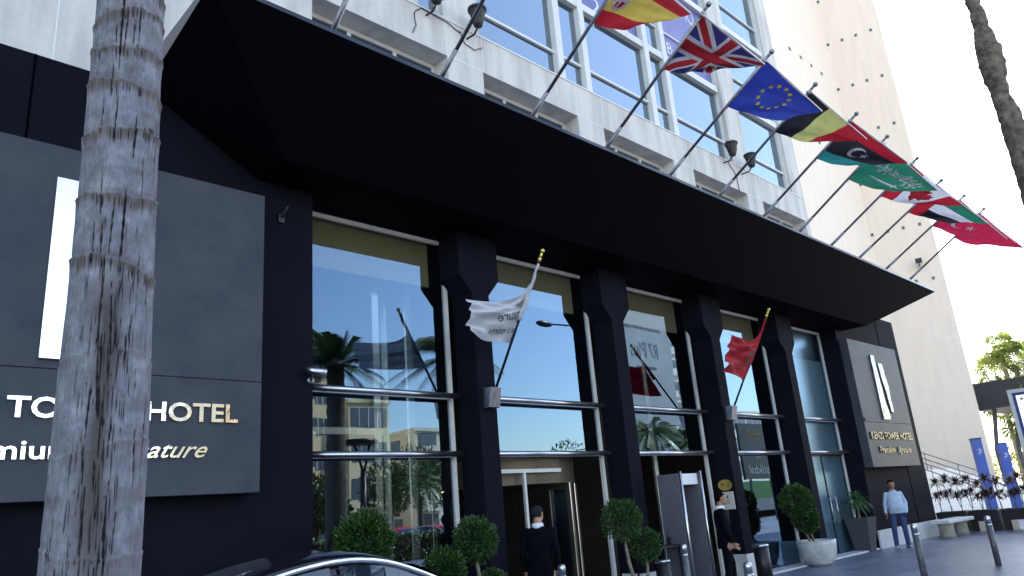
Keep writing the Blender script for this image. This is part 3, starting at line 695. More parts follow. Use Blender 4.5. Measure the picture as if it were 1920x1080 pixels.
for i, (x, y, z, yoke, lab) in enumerate([(7.24, 8.45, 10.38, 1, 'black ribbed lantern with side loops on the ledge, cut by the top of the photo'), (8.18, 8.42, 10.30, 0, 'black ribbed cone lantern beside the first stone pilaster'),
                           (17.28, 8.45, 10.38, 1, 'black ribbed lantern with side loops on the ledge near the second pilaster'), (18.21, 8.42, 10.30, 0, 'black cone lantern by the last upper window')]):
    t = thing('wall_lantern', lab, 'lantern', (x, y, z), 'black lanterns along the upper ledge')
    m = MB(); pr = []
    n = 32; vs = []
    prof = [(.07, -.06), (.085, -.04), (.10, 0), (.155, .26), (.175, .27), (.18, .31), (.15, .33), (.02, .36)]
    for r_, zz in prof:
        for q in range(n):
            tt = 2 * math.pi * q / n; rr = r_ * (1 - .07 * (q % 2) * (1 if -.01 < zz < .265 else 0)); vs.append((x + rr * math.cos(tt), y + rr * math.sin(tt), z + zz))
    fs = [(a * n + q, a * n + (q + 1) % n, (a + 1) * n + (q + 1) % n, (a + 1) * n + q) for a in range(len(prof) - 1) for q in range(n)] + [tuple(range(n - 1, -1, -1))]
    m.add(vs, fs); m.build('shade', 'black', t)
    m = MB(); m.path([(x, y, z - .05), (x, y + .12, z - .16), (x, 8.76, z - .14)], .02, 8); m.build('bracket', 'black', t, smooth=True)
    if yoke:
        for sx in (-1, 1):
            m = MB(); m.path([(x + sx * .13, y, z + .27), (x + sx * .24, y, z + .30), (x + sx * .26, y, z + .2), (x + sx * .17, y, z + .1), (x + sx * .11, y, z + .05)], .02, 8); m.build('loop_handle', 'black', t, smooth=True)
def cable(pts, r, lab):
    P = []
    for i in range(len(pts) - 1):
        a, b = Vector(pts[i]), Vector(pts[i + 1])
        for j in range(6): P.append(a.lerp(b, j / 6) + Vector((math.sin(j * 1.3 + i) * .006, 0, math.cos(j * 1.7 + i) * .006)))
    P.append(Vector(pts[-1])); m = MB(); m.path(P, r, 6); tag(m.build('cable', 'black', None, smooth=True), lab, 'cable')
cable([(6.9, 8.735, 9.72), (6.98, 8.735, 9.9), (6.95, 8.735, 10.15), (7.1, 8.735, 10.33), (7.7, 8.735, 10.3), (8.0, 8.735, 10.2)], .009, 'thin black cable hanging down the ledge beside the first lantern')
cable([(8.0, 8.735, 10.25), (8.1, 8.735, 10.02), (8.35, 8.735, 9.98), (8.55, 8.735, 10.12)], .008, 'thin cable looping under the cone lantern of the first pilaster')
cable([(17.5, 8.735, 10.3), (17.75, 8.735, 10.1), (17.85, 8.735, 9.95), (17.86, 8.735, 9.55)], .01, 'thin cable hanging down the ledge beside the second pair of lanterns')
def cctv(x, y, z, dx, dy, lab, m0):
    t = thing('security_camera', lab, 'camera', (x, y, z))
    d = Vector((dx, dy, -.25)).normalized(); p = Vector((x, y, z)) + Vector((0, -.14, .1))
    m = MB(); m.path([p - d * .12, p + d * .14], [.05, .055], 14); m.build('camera_body', m0, t, smooth=True)
    m = MB(); m.path([p - d * .02, (x, y - .02, z)], .018, 8); m.path([(x, y + .0, z), (x, y - .03, z)], .05, 12); m.build('mount', 'steel_w', t, smooth=True)
cctv(4.80, 8.5, 3.48, .9, -.5, 'silver security camera at the left edge of the first window', 'steel')
cctv(21.9, 8.5, 3.36, -.5, -.8, 'small camera on the dark wall beside the far sign', 'blackm')
m = MB(); m.path([(4.36, 8.5, 5.6), (4.42, 8.36, 5.74)], .03, 8); m.box(4.33, 4.41, 8.46, 8.5, 5.54, 5.66); tag(m.build('wall_spotlight', 'black'), 'small black spotlight high on the wall between near sign and first window', 'spotlight')
# ------------------------------------------------------------------ plants
def leaf_ball(mb, c, r, n, size, sc=(1, 1, 1), rnd=None, hollow=.45):
    c = Vector(c); rnd = rnd or random
    for _ in range(n):
        d = Vector((rnd.gauss(0, 1), rnd.gauss(0, 1), rnd.gauss(0, 1))).normalized()
        lump = 1 + .20 * noise.noise(d * 2.0 + c) + .12 * noise.noise(d * 5 + c)
        rr = r * lump * (hollow + (1.03 - hollow) * rnd.random() ** .4)
        if rnd.random() < .05: rr *= 1.10
        p = c + Vector((d.x * sc[0], d.y * sc[1], d.z * sc[2])) * rr
        out = (d + Vector((rnd.gauss(0, .5), rnd.gauss(0, .5), rnd.gauss(0, .5) + .3))).normalized()
        side = out.cross(Vector((rnd.gauss(0, 1), rnd.gauss(0, 1), rnd.gauss(0, 1)))).normalized()
        L = size * (.7 + .6 * rnd.random()); W = L * .42; nn = out.cross(side) * L * .12
        o = len(mb.v); mb.v += [tuple(p), tuple(p + out * L * .5 + side * W * .5 + nn), tuple(p + out * L), tuple(p + out * L * .5 - side * W * .5 + nn)]
        mb.f.append((o, o + 1, o + 2, o + 3)); mb.m.append(0); mb.tone.append(min(1, max(0, rnd.random() ** 1.6 + (.15 if rr > r * .95 else 0))))
def trunk(mb, p0, p1, r0, r1, bend=.03, n=8, seed=0):
    p0, p1 = Vector(p0), Vector(p1); P = []; rr = []
    for i in range(7):
        t = i / 6; P.append(p0.lerp(p1, t) + Vector((math.sin(t * 5 + seed) * bend, math.cos(t * 4 + seed) * bend, 0)) * math.sin(math.pi * t)); rr.append((r0 + (r1 - r0) * t) * (1 + .06 * math.sin(9 * t + seed)))
    mb.path(P, rr, n)
def round_pot(t, c, r, h, mt='marble_pot'):
    m = MB(); m.lathe([(r * .55, 0), (r * .74, h * .12), (r * .90, h * .4), (r, h * .8), (r * 1.02, h), (r * .9, h), (r * .88, h * .86)], (c[0], c[1], 0), 36); m.build('pot', mt, t, smooth=True)
    m = MB(); m.lathe([(r * .87, h * .84), (r * .87, h * .88)], (c[0], c[1], 0), 24); m.build('soil', 'soil', t)
def topiary(lab, c, balls, pot_r, pot_h, leafn, mt='marble_pot', size=.05):
    t = thing('potted_topiary', lab, 'topiary', (c[0], c[1], 0), 'clipped topiary trees by the lobby windows')
    round_pot(t, c, pot_r, pot_h, mt)
    for i, (bx, by, bz, br) in enumerate(balls):
        st = MB(); trunk(st, (c[0] + (bx - c[0]) * .35 + .05 * i, c[1], pot_h * .8), (bx, by, bz - br * .6), .032, .02, .03, seed=i * 2 + bx)
        for q in range(5):
            a = q * 1.3 + i; trunk(st, (bx, by, bz - br * .95), (bx + math.cos(a) * br * .5, by + math.sin(a) * br * .5, bz - br * .25), .014, .006, .01, 6)
        st.build('stem', 'bark_t', t, smooth=True)
        b = MB(); leaf_ball(b, (bx, by, bz), br, leafn, size, rnd=random.Random(i * 7 + int(bx * 10))); b.build('leaf_ball', 'leaf_top', t)
topiary('round clipped bush behind the car roof, lowest in the first window', (5.25, 8.0), [(5.23, 8.0, 1.47, .325)], .3, .5, 6500, size=.055)
topiary('clipped topiary with a lower side ball, between car and first column', (6.62, 7.5), [(6.55, 7.5, 1.38, .255), (6.12, 7.62, 1.05, .25), (6.75, 7.45, .85, .15)], .3, .5, 3300)
topiary('topiary with two balls on bare stems, right of the revolving door', (9.85, 7.5), [(9.53, 7.5, 1.45, .285), (10.10, 7.55, 1.04, .235)], .34, .46, 3600, size=.045)
topiary('two ball topiary in the wide marble pot beside the glass doors', (17.62, 8.30), [(17.0, 8.3, 1.44, .34), (17.22, 8.25, 1.02, .27)], .43, .55, 3600, size=.065)

def blade_tuft(mb, c, n, L, w, up=.3, droop=.5, rnd=random, lo=0):
    c = Vector(c)
    for _ in range(n):
        a = rnd.random() * 6.283; e = rnd.uniform(-.35 + up, 1.2); d = Vector((math.cos(a) * math.cos(e), math.sin(a) * math.cos(e), math.sin(e)))
        l = L * rnd.uniform(.7, 1.1); s = d.cross(Vector((0, 0, 1))).normalized() * w / 2
        pts = [c + d * l * t + Vector((0, 0, -droop * l * t * t)) for t in (0, .35, .7, 1)]
        ws = [.5, 1, .75, .05]; o = len(mb.v)
        for p, k in zip(pts, ws): mb.v += [tuple(p - s * k), tuple(p + s * k)]
        tn = rnd.random()
        for i in range(3): mb.f.append((o + 2 * i, o + 2 * i + 1, o + 2 * i + 3, o + 2 * i + 2)); mb.m.append(0); mb.tone.append(tn)
def frustum(mb, cx, cy, a0, a1, h, z0=0, t=.03):
    v = []
    for a, z in ((a0, z0), (a1, h), (a1 - t, h), (a1 - t - .01, h - .06)):
        v += [(cx - a, cy - a, z), (cx + a, cy - a, z), (cx + a, cy + a, z), (cx - a, cy + a, z)]
    f = [(3, 2, 1, 0)]
    for k in range(3): f += [(4 * k + i, 4 * k + (i + 1) % 4, 4 * k + 4 + (i + 1) % 4, 4 * k + 4 + i) for i in range(4)]
    f.append((12, 13, 14, 15)); mb.add(v, f)
t = thing('potted_yucca', 'yucca with drooping blades in a tall tapered charcoal planter', 'plant', (21.15, 8.62, 0))
m = MB(); frustum(m, 21.15, 8.64, .19, .31, .85); m.build('planter', 'planter_grey', t, bevel=.006)
m = MB(); trunk(m, (21.15, 8.64, .78), (20.98, 8.6, 1.35), .035, .028, .02); m.build('stem', 'bark_t', t, smooth=True)
m = MB(); blade_tuft(m, (20.98, 8.6, 1.36), 120, .50, .032, .05, .55, random.Random(3)); blade_tuft(m, (20.98, 8.6, 1.25), 50, .42, .03, -.2, .6, random.Random(4)); m.build('leaves', 'leaf_yucca', t)

# ------------------------------------------------------------------ people
def tube_sdf_person(name, label, loc, heading, segs, lofts, colour, mats, extras, voxel=.011):
    """one continuous body: tapered limbs and torso rings fused by a voxel remesh, then coloured by region"""
    mb = MB()
    for a, b, r0, r1, *_ in segs:
        a, b = Vector(a), Vector(b); mb.path([a, b], [r0, r1], 12); mb.sphere(a, r0, 12, 8); mb.sphere(b, r1, 12, 8)
    for rings in lofts:
        n = 20; vs = []
        for cx, cy, z, rx, ry in rings:
            for k in range(n):
                tt = 2 * math.pi * k / n; c_, s_2 = math.cos(tt), math.sin(tt)
                vs.append((cx + rx * math.copysign(abs(c_) ** .85, c_), cy + ry * math.copysign(abs(s_2) ** .85, s_2), z))
        fs = [(i * n + k, i * n + (k + 1) % n, (i + 1) * n + (k + 1) % n, (i + 1) * n + k) for i in range(len(rings) - 1) for k in range(n)]
        fs += [tuple(range(n - 1, -1, -1)), tuple(range((len(rings) - 1) * n, len(rings) * n))]; mb.add(vs, fs)
    o = mb.build('tmp', 'skin'); md = o.modifiers.new('r', 'REMESH'); md.mode = 'VOXEL'; md.voxel_size = voxel; md.use_smooth_shade = True
    sm = o.modifiers.new('s', 'SMOOTH'); sm.iterations = 4; sm.factor = .5
    dg = bpy.context.evaluated_depsgraph_get(); me = bpy.data.meshes.new_from_object(o.evaluated_get(dg)); old = o.data
    bpy.data.objects.remove(o); bpy.data.meshes.remove(old)
    me.name = 'person'; me.materials.clear()
    for mm in mats: me.materials.append(M[mm])
    co = np.empty(len(me.vertices) * 3); me.vertices.foreach_get('co', co); co = co.reshape(-1, 3)
    mi = [colour(co[list(p.vertices)].mean(0)) for p in me.polygons]
    me.polygons.foreach_set('material_index', mi); me.polygons.foreach_set('use_smooth', [True] * len(mi))
    body = bpy.data.objects.new('person', me); col.objects.link(body)
    body.location = loc; body.rotation_euler = (0, 0, heading); tag(body, label, 'person')
    for nm, m_, mt, sm_ in extras:
        c = m_.build(nm, mt, None, smooth=sm_); c.parent = body
    return body
def head(segs, c, yaw=0.0, tilt=0.0, s=1.0):
    """skull, jaw, nose, ears, neck; face looks along +y turned by yaw"""
    c = Vector(c); q = Matrix.Rotation(yaw, 3, 'Z') @ Matrix.Rotation(tilt, 3, 'X')
    P = lambda x, y, z: tuple(c + q @ Vector((x, y, z)) * s)
    segs += [(P(0, -.018, .035), P(0, .012, .03), .082 * s, .078 * s), (P(0, .03, -.04), P(0, .045, -.065), .062 * s, .045 * s), (P(0, .03, .01), P(0, .05, -.05), .066 * s, .055 * s),
             (P(0, .088, .012), P(0, .108, -.022), .010 * s, .014 * s), (P(-.016, .098, -.028), P(.016, .098, -.028), .009 * s, .009 * s),
             (P(-.03, .078, .028), P(.03, .078, .028), .016 * s, .016 * s), (P(-.02, .088, -.052), P(.02, .088, -.052), .010 * s, .010 * s), (P(0, .078, -.085), P(0, .08, -.09), .02 * s, .018 * s)]
    for sx in (-1, 1): segs += [(P(sx * .082, -.004, .018), P(sx * .080, .0, -.02), .014 * s, .010 * s), (P(sx * .035, .06, -.02), P(sx * .03, .065, -.03), .025 * s, .02 * s)]
    return P
def hair_cap(P, s=1.0, thick=.004, low=.0, back=-.06, length=0):
    m = MB(); n = 28; rows = 12; vs = []
    for i in range(rows + 1):
        for k in range(n):
            a = 2 * math.pi * k / n; fr = math.sin(a)      # +1 = front
            zmin = .045 if fr > .35 else (.0 if fr > -.2 else -.082)
            emax = math.acos(max(-1, min(1, (zmin) / .115)))
            e = emax * i / rows; rr = .086 + thick
            w = Vector((rr * 1.0 * math.sin(e) * math.cos(a), -.006 + (rr * 1.12) * math.sin(e) * math.sin(a), .035 + (rr * 1.05) * math.cos(e)))
            w *= 1 + .02 * noise.noise(w * 40); vs.append(P(w.x, w.y, w.z))
    fs = [(i * n + k, (i + 1) * n + k, (i + 1) * n + (k + 1) % n, i * n + (k + 1) % n) for i in range(rows) for k in range(n)]
    m.add(vs, fs); return m
def eyes(P):
    m = MB()
    for sx in (-1, 1): m.sphere(P(sx * .031, .080, .012), .0095, 8, 6)
    for sx in (-1, 1): m.path([P(sx * .046, .083, .038), P(sx * .018, .093, .040)], .0045, 5)
    return m
def hand(segs, w, dirn, side, curl=.5, s=1.0):
    """palm, four bent fingers of unequal length and a thumb; dirn = pointing direction, side = towards the thumb"""
    w = Vector(w); d = Vector(dirn).normalized(); sd = Vector(side); sd = (sd - d * sd.dot(d)).normalized(); pn = d.cross(sd).normalized()
    segs.append((tuple(w), tuple(w + d * .035 * s), .026 * s, .028 * s))
    for i, (off, L) in enumerate([(.028, .068), (.010, .078), (-.009, .072), (-.027, .056)]):
        b = w + d * .075 * s + sd * off * s; segs.append((tuple(w + d * .02 * s + sd * off * .7 * s), tuple(b), .0155 * s, .0125 * s))
        m1 = b + (d * math.cos(curl * .6) + pn * math.sin(curl * .6)) * L * .5 * s; m2 = m1 + (d * math.cos(curl * 1.5) + pn * math.sin(curl * 1.5)) * L * .45 * s
        segs.append((tuple(b), tuple(m1), .0100 * s, .0092 * s)); segs.append((tuple(m1), tuple(m2), .0092 * s, .008 * s))
    b = w + d * .022 * s + sd * .026 * s; m1 = b + (d * .6 + sd * .75 + pn * .3).normalized() * .04 * s; m2 = m1 + (d * .95 + sd * .2 + pn * .35).normalized() * .032 * s
    segs += [(tuple(b), tuple(m1), .0135 * s, .0115 * s), (tuple(m1), tuple(m2), .0108 * s, .009 * s)]
def shoes(F, mt='black', yaw=(0, 0)):
    out = []
    for (x, y, z), yw in zip(F, yaw):
        m = MB(); q = Matrix.Rotation(yw, 3, 'Z')
        prof = [(-.08, .045, .035, .07), (-.04, .043, .037, .08), (.03, .045, .034, .065), (.10, .05, .026, .045), (.16, .046, .02, .034), (.195, .028, .014, .024)]
        n = 12; vs = []
        for yy, rx, rz, h in prof:
            for k in range(n):
                a = 2 * math.pi * k / n; p = q @ Vector((rx * math.cos(a), yy, max(-h * .5, h * .5 * math.sin(a) * 1.3))); vs.append((x + p.x, y + p.y, z + p.z + h * .5))
        fs = [(i * n + k, i * n + (k + 1) % n, (i + 1) * n + (k + 1) % n, (i + 1) * n + k) for i in range(len(prof) - 1) for k in range(n)] + [tuple(range(n - 1, -1, -1)), tuple(range((len(prof) - 1) * n, len(prof) * n))]
        m.add(vs, fs); out.append(m)
    return out
def collar(P0, r=.066, h=.045):
    m = MB(); m.lathe([(r * 1.18, -.01), (r * 1.02, h), (r * .94, h), (r * 1.0, -.01)], P0, 20); return m

# man in the pale blue shirt, standing against the wall, weight on one leg (local: faces +y, right hand is +x)
sg = []; P = head(sg, (.0, .02, 1.63), yaw=.45, tilt=-.08)
sg += [((0, -.01, 1.42), (0, .01, 1.56), .066, .056)]
sg += [((-.175, -.01, 1.385), (-.265, -.03, 1.13), .062, .052), ((-.265, -.03, 1.13), (-.235, .07, .93), .047, .04), ((.175, -.01, 1.385), (.255, .0, 1.12), .062, .052), ((.255, .0, 1.12), (.275, .08, .90), .047, .038)]
hand(sg, (.275, .085, .87), (-.05, .25, -1), (-.6, 1, 0), .7)
sg += [((-.225, .08, .92), (-.19, .10, .86), .04, .042)]
hand(sg, (-.215, .085, .90), (.25, .1, -1), (.3, 1, 0), .4)
sg += [((-.10, 0, .90), (-.11, .04, .50), .098, .072), ((-.11, .04, .50), (-.12, .02, .09), .07, .062), ((.10, 0, .90), (.15, .07, .50), .098, .072), ((.15, .07, .50), (.17, .05, .09), .07, .062)]
tor = [(0, .0, .84, .175, .12), (0, .005, .93, .195, .145), (0, .03, 1.04, .205, .17), (0, .02, 1.16, .20, .16), (0, .0, 1.28, .188, .135), (0, -.01, 1.38, .178, .11), (0, -.01, 1.44, .12, .085), (0, 0, 1.47, .07, .06)]
def colman(p):
    x, y, z = p
    if z > 1.475: return 0
    if z < .905 and x > .205 and z > .6: return 0
    if z > .885: return 1
    return 2
fx = shoes([(-.12, .03, 0), (.17, .07, 0)], yaw=(.25, -.35))
m = MB(); 
for zz in (1.40, 1.30, 1.20, 1.10, 1.00): m.sphere((0, .175 if zz < 1.2 else .15 - (zz - 1.2) * .2, zz), .007, 6, 4)
cl = MB(); cl.lathe([(.085, 1.435), (.070, 1.485), (.064, 1.485), (.075, 1.435)], (0, 0, 0), 20)
ex = [('hair', hair_cap(P), 'hair', True), ('eyes_and_brows', eyes(P), 'ink', True), ('shoe', fx[0], 'shoe_g', True), ('shoe', fx[1], 'shoe_g', True), ('shirt_button', m, 'white', True), ('collar', cl, 'shirt_b', True)]
tube_sdf_person('person', 'man in pale blue shirt and jeans standing by the dark wall, hand in pocket', (22.0, 7.98, 0), R(117), sg, [tor], colman, ['skin', 'shirt_b', 'jeans'], ex)

def suit_person(label, loc, heading, hair, arm_pose, yaw=0.0, sk='skin', sc=1.0, feet=((-.11, 0, 0), (.11, 0, 0))):
    sg = []; P = head(sg, (0, .03, 1.625), yaw=yaw, tilt=-.04, s=1.04)
    sg += [((0, -.01, 1.42), (0, .015, 1.55), .068, .060)]
    for sx in (-1, 1):
        e, w = arm_pose(sx)
        sg.append(((sx * .185, -.01, 1.40), e, .064, .055)); sg.append((e, w, .052, .042))
        d = (Vector(w) - Vector(e)).normalized(); hand(sg, Vector(w) + d * .03, d + Vector((0, .12, 0)), (-sx * .2, 1, 0), .6)
        f = feet[0 if sx < 0 else 1]
        sg += [((sx * .095, 0, .88), (f[0] * 1.0, f[1] * .6 + .03, .5), .092, .068), ((f[0], f[1] * .6 + .03, .5), (f[0], f[1] - .02, .09), .066, .062)]
    tor = [(0, 0, .76, .205, .135), (0, .0, .86, .198, .135), (0, .0, 1.0, .175, .125), (0, .0, 1.12, .172, .122), (0, .0, 1.26, .195, .13), (0, -.01, 1.38, .205, .115), (0, -.01, 1.435, .15, .09), (0, 0, 1.47, .075, .06)]
    W = [Vector(arm_pose(sx)[1]) for sx in (-1, 1)]
    def cf(p):
        if p[2] > 1.485: return 0
        v = Vector(p)
        if any((v - w - Vector((0, .0, -.07))).length < .115 and v.z < w.z - .012 for w in W) and abs(v.x) > .12: return 0
        return 1
    fx = shoes(feet)
    cl = MB(); cl.lathe([(.095, 1.44), (.076, 1.512), (.068, 1.512), (.080, 1.44)], (0, .0, 0), 20)
    lap = MB()
    lap.add([(-.035, .118, 1.44), (.035, .118, 1.44), (.012, .142, 1.22), (-.012, .142, 1.22)], [(0, 1, 2, 3)])
    tie = MB(); tie.box(-.012, .012, .138, .146, 1.2, 1.42)
    ex = [('hair', hair_cap(P), hair, True), ('eyes_and_brows', eyes(P), 'ink', True), ('shoe', fx[0], 'black', True), ('shoe', fx[1], 'black', True), ('collar', cl, 'shirt_w', True), ('shirt_front', lap, 'shirt_w', False), ('tie', tie, 'ink', False)]
    return tube_sdf_person('person', label, loc, heading, sg, [tor], cf, [sk, 'suit'], ex)
suit_person('grey haired man in a dark suit seen from behind, facing the revolving door', (8.15, 7.95, 0), R(-58), 'hair_g', lambda sx: ((sx * .25, -.02, 1.12), (sx * .24, .05, .86)), yaw=-.3, sk='skin_l', sc=1)
suit_person('black haired doorman in a dark suit in profile, beside the gold plaque', (12.80, 7.75, 0), R(-138), 'hair', lambda sx: ((sx * .235, -.01, 1.13), (sx * .225, .11, .87)), yaw=0, feet=((-.10, .10, 0), (.10, -.06, 0)))

# ------------------------------------------------------------------ street furniture
def bollard(lab, x, y, h=.95, r=.055, m0='boll'):
    t = thing('bollard', lab, 'bollard', (x, y, 0), 'steel bollards on the forecourt')
    m = MB(); m.lathe([(r, 0), (r, h * .86)], (x, y, 0), 20); m.build('post', m0, t, smooth=True)
    m = MB(); m.lathe([(r * 1.04, h * .80), (r * 1.04, h * .84)], (x, y, 0), 20); m.build('band', 'steel', t, smooth=True)
    m = MB(); m.lathe([(r * .98, h * .86), (r * 1.0, h * .96), (r * .8, h * .99), (r * .3, h)], (x, y, 0), 20); m.build('cap', 'steel', t, smooth=True)
bollard('tall steel bollard in front of the man in the blue shirt', 14.27, 4.95, .97)
bollard('steel bollard with a shiny cap, rightmost, in front of the planters', 17.16, 4.58, .91)
bollard('steel bollard in front of the metal detector', 11.08, 7.5, .97)
bollard('short bollard by the marble base of the third column', 9.0, 5.18, .86)
bollard('slim bollard in front of the revolving door', 8.09, 7.5, .95)
t = thing('ashtray_bin', 'black cylindrical ash bin with a silver rim beside the third column', 'bin', (14.42, 7.95, 0))
m = MB(); m.lathe([(.15, 0), (.15, .66)], (14.42, 7.95, 0), 28); m.build('bin_body', 'black', t, smooth=True)
m = MB(); m.lathe([(.155, .66), (.155, .70), (.13, .705)], (14.42, 7.95, 0), 28); m.build('rim', 'steel', t, smooth=True)
t = thing('ashtray_bin', 'black bin with a silver top under the security table', 'bin', (11.15, 8.0, 0))
m = MB(); m.lathe([(.13, 0), (.13, .68)], (11.15, 8.0, 0), 24); m.build('bin_body', 'black', t, smooth=True)
m = MB(); m.lathe([(.135, .68), (.135, .72), (.11, .725)], (11.15, 8.0, 0), 24); m.build('rim', 'steel', t, smooth=True)
t = thing('security_table', 'small black table left of the metal detector', 'table', (11.55, 8.4, 0))
m = MB(); m.box(11.15, 12.0, 8.12, 8.6, .88, .92); m.build('table_top', 'black', t, bevel=.005)
for x, y in ((11.2, 8.16), (11.95, 8.16), (11.2, 8.56), (11.95, 8.56)): MB().box(x - .02, x + .02, y - .02, y + .02, 0, .88).build('leg', 'black', t)
t = thing('handheld_radio', 'black radio with an antenna standing on the security table', 'radio', (11.85, 8.3, .92))
m = MB(); m.box(11.82, 11.88, 8.28, 8.32, .92, 1.05); m.build('radio_body', 'black', t, bevel=.004)
m = MB(); m.path([(11.84, 8.3, 1.05), (11.83, 8.3, 1.20)], .005, 6); m.build('antenna', 'black', t)
t = thing('metal_detector', 'grey walk-through metal detector with chrome edges and a white header', 'metal detector', (12.4, 8.2, 0))
for x in (12.0, 12.66):
    m = MB(); m.box(x, x + .04, 8.02, 8.50, 0, 2.14); m.build('side_panel', 'grey', t, bevel=.01)
    m = MB(); m.path([(x + .02, 7.99, 0), (x + .02, 7.99, 2.17)], .028, 10); m.build('chrome_edge', 'steel', t, smooth=True)
m = MB(); m.box(12.05, 12.65, 8.04, 8.48, 1.93, 2.13); m.build('header', 'white', t, bevel=.01)
m = MB()
for zz in (1.98, 2.05): m.sphere((11.995, 8.1, zz), .008, 6, 4); m.sphere((11.995, 8.4, zz), .008, 6, 4)
m.build('bolt', 'black', t)
# plaques on the side of the third column (faces -x)
xk = CX[2] - .18
t = thing('oval_plaque', 'oval gold plaque with dark writing on the third column', 'plaque', (xk, 8.72, 1.9))
m = MB(); n = 40; vs = [(xk - .02, 8.72 + .165 * math.cos(2 * math.pi * q / n), 1.90 + .115 * math.sin(2 * math.pi * q / n)) for q in range(n)] + [(xk - .001, 8.72 + .165 * math.cos(2 * math.pi * q / n), 1.90 + .115 * math.sin(2 * math.pi * q / n)) for q in range(n)]
m.add(vs, [tuple(range(n)), tuple(range(2 * n - 1, n - 1, -1))] + [(q, (q + 1) % n, (q + 1) % n + n, q + n) for q in range(n)]); m.build('plate', 'gold', t)
def text_yz(mb, s, y_left, y_right, z0, z1, x, depth=.004):
    vs, fs = text_mesh(s, 1, .5); mn, mx = vs.min(0), vs.max(0); q = (vs - mn) / np.maximum(mx - mn, 1e-6)
    mb.add([(x - c * depth, y_left + a * (y_right - y_left), z0 + b * (z1 - z0)) for a, b, c in q], fs)
m = MB(); text_yz(m, 'LKS', 8.82, 8.72, 1.88, 1.94, xk - .02)
for zz in (1.87, 1.895, 1.92, 1.945): m.box(xk - .024, xk - .02, 8.60, 8.68, zz, zz + .008)
m.build('engraving', 'bronze', t)
t = thing('white_plaque', 'cream rectangular plaque under the oval gold one', 'plaque', (xk, 8.70, 1.6))
m = MB(); m.box(xk - .022, xk - .001, 8.555, 8.845, 1.40, 1.76); m.build('plate', 'cream', t, bevel=.003)
m = MB(); m.box(xk - .026, xk - .022, 8.68, 8.72, 1.63, 1.66); m.add([(xk - .026, 8.69, 1.66), (xk - .026, 8.71, 1.66), (xk - .026, 8.70, 1.705)], [(0, 1, 2)]); m.build('printed_mark', 'ink', t)
m = MB()
for zz, ww in ((1.59, .05), (1.565, .07), (1.54, .06), (1.515, .04)): m.box(xk - .025, xk - .022, 8.70 - ww, 8.70 + ww, zz, zz + .006)
m.build('small_print', 'grey', t)

# revolving door in the second bay
t = thing('revolving_door', 'bronze revolving door with a curved header behind the second window', 'door', (9.75, 10.55, 0))
c0 = (9.75, 10.55); Rr = 1.5
def arc(mb, r0, r1, a0, a1, z0, z1, n=24):
    for i in range(n):
        t0 = a0 + (a1 - a0) * i / n; t1 = a0 + (a1 - a0) * (i + 1) / n; P4 = [(c0[0] + r * math.cos(a), c0[1] + r * math.sin(a)) for r, a in ((r0, t0), (r1, t0), (r1, t1), (r0, t1))]
        mb.prism_z(P4[::-1], z0, z1)
m = MB(); arc(m, Rr - .08, Rr, math.pi, 2 * math.pi, 2.12, 2.58); m.build('header_drum', 'bronze', t)
m = MB(); arc(m, Rr - .03, Rr - .02, math.pi, math.pi * 1.25, .02, 2.12); arc(m, Rr - .03, Rr - .02, math.pi * 1.75, 2 * math.pi, .02, 2.12); m.build('curved_glass', 'glass_lo', t)
for a in (1.0, 1.25, 1.5 + .12, 1.75, 2.0): 
    x, y = c0[0] + (Rr - .03) * math.cos(a * math.pi), c0[1] + (Rr - .03) * math.sin(a * math.pi); m = MB(); m.box(x - .035, x + .035, y - .035, y + .035, .02, 2.12); m.build('door_post', 'bronze', t)
    m = MB(); m.path([(x - .04, y - .05, .02), (x - .04, y - .05, 2.12)], .012, 6); m.build('post_trim', 'steel', t)
for a in (1.15, 1.65, .15, .65):
    ca, sa = math.cos(a * math.pi), math.sin(a * math.pi); m = MB()
    for r0, r1, z0, z1 in ((.03, .09, .03, 2.1), (1.36, 1.42, .03, 2.1), (.09, 1.36, .03, .2), (.09, 1.36, 2.02, 2.1)):
        m.prism_z([(c0[0] + r0 * ca - .02 * sa, c0[1] + r0 * sa + .02 * ca), (c0[0] + r1 * ca - .02 * sa, c0[1] + r1 * sa + .02 * ca), (c0[0] + r1 * ca + .02 * sa, c0[1] + r1 * sa - .02 * ca), (c0[0] + r0 * ca + .02 * sa, c0[1] + r0 * sa - .02 * ca)][::-1], z0, z1)
    lf = m.build('door_leaf', 'blackm', t)
m = MB(); m.box(7.95, 9.9, 8.98, 9.05, 2.30, 2.36); m.box(8.98, 9.03, 8.98, 9.03, .03, 2.30); m.box(8.15, 8.19, 8.98, 9.03, .03, 2.3); m.build('entrance_frame', 'alu', hotel)
t = thing('pendant_lamp', 'small warm bulb glowing inside the lobby', 'lamp', (10.1, 10.6, 2.1))
m = MB(); m.sphere((8.95 + 1.22, 12.6, 2.24), .045, 10, 8); m.build('bulb', 'lamp_warm', t, smooth=True)
m = MB(); m.path([(10.17, 12.6, 2.28), (10.17, 12.6, 6.0)], .006, 6); m.build('cord', 'black', t)

# bench of stone on two stumps
t = thing('stone_bench', 'pale stone slab bench on two round stumps at the end of the dark wall', 'bench', (26.0, 7.85, 0))
m = MB(); m.prism_z([(24.95, 7.65), (27.0, 7.55), (27.1, 8.1), (25.0, 8.2)], .40, .50); m.build('slab', 'marble', t, bevel=.02)
for x in (25.3, 26.6):
    m = MB(); m.lathe([(.24, 0), (.21, .1), (.20, .3), (.23, .40)], (x, 7.88, 0), 14); m.build('stump', 'stump', t, smooth=True)
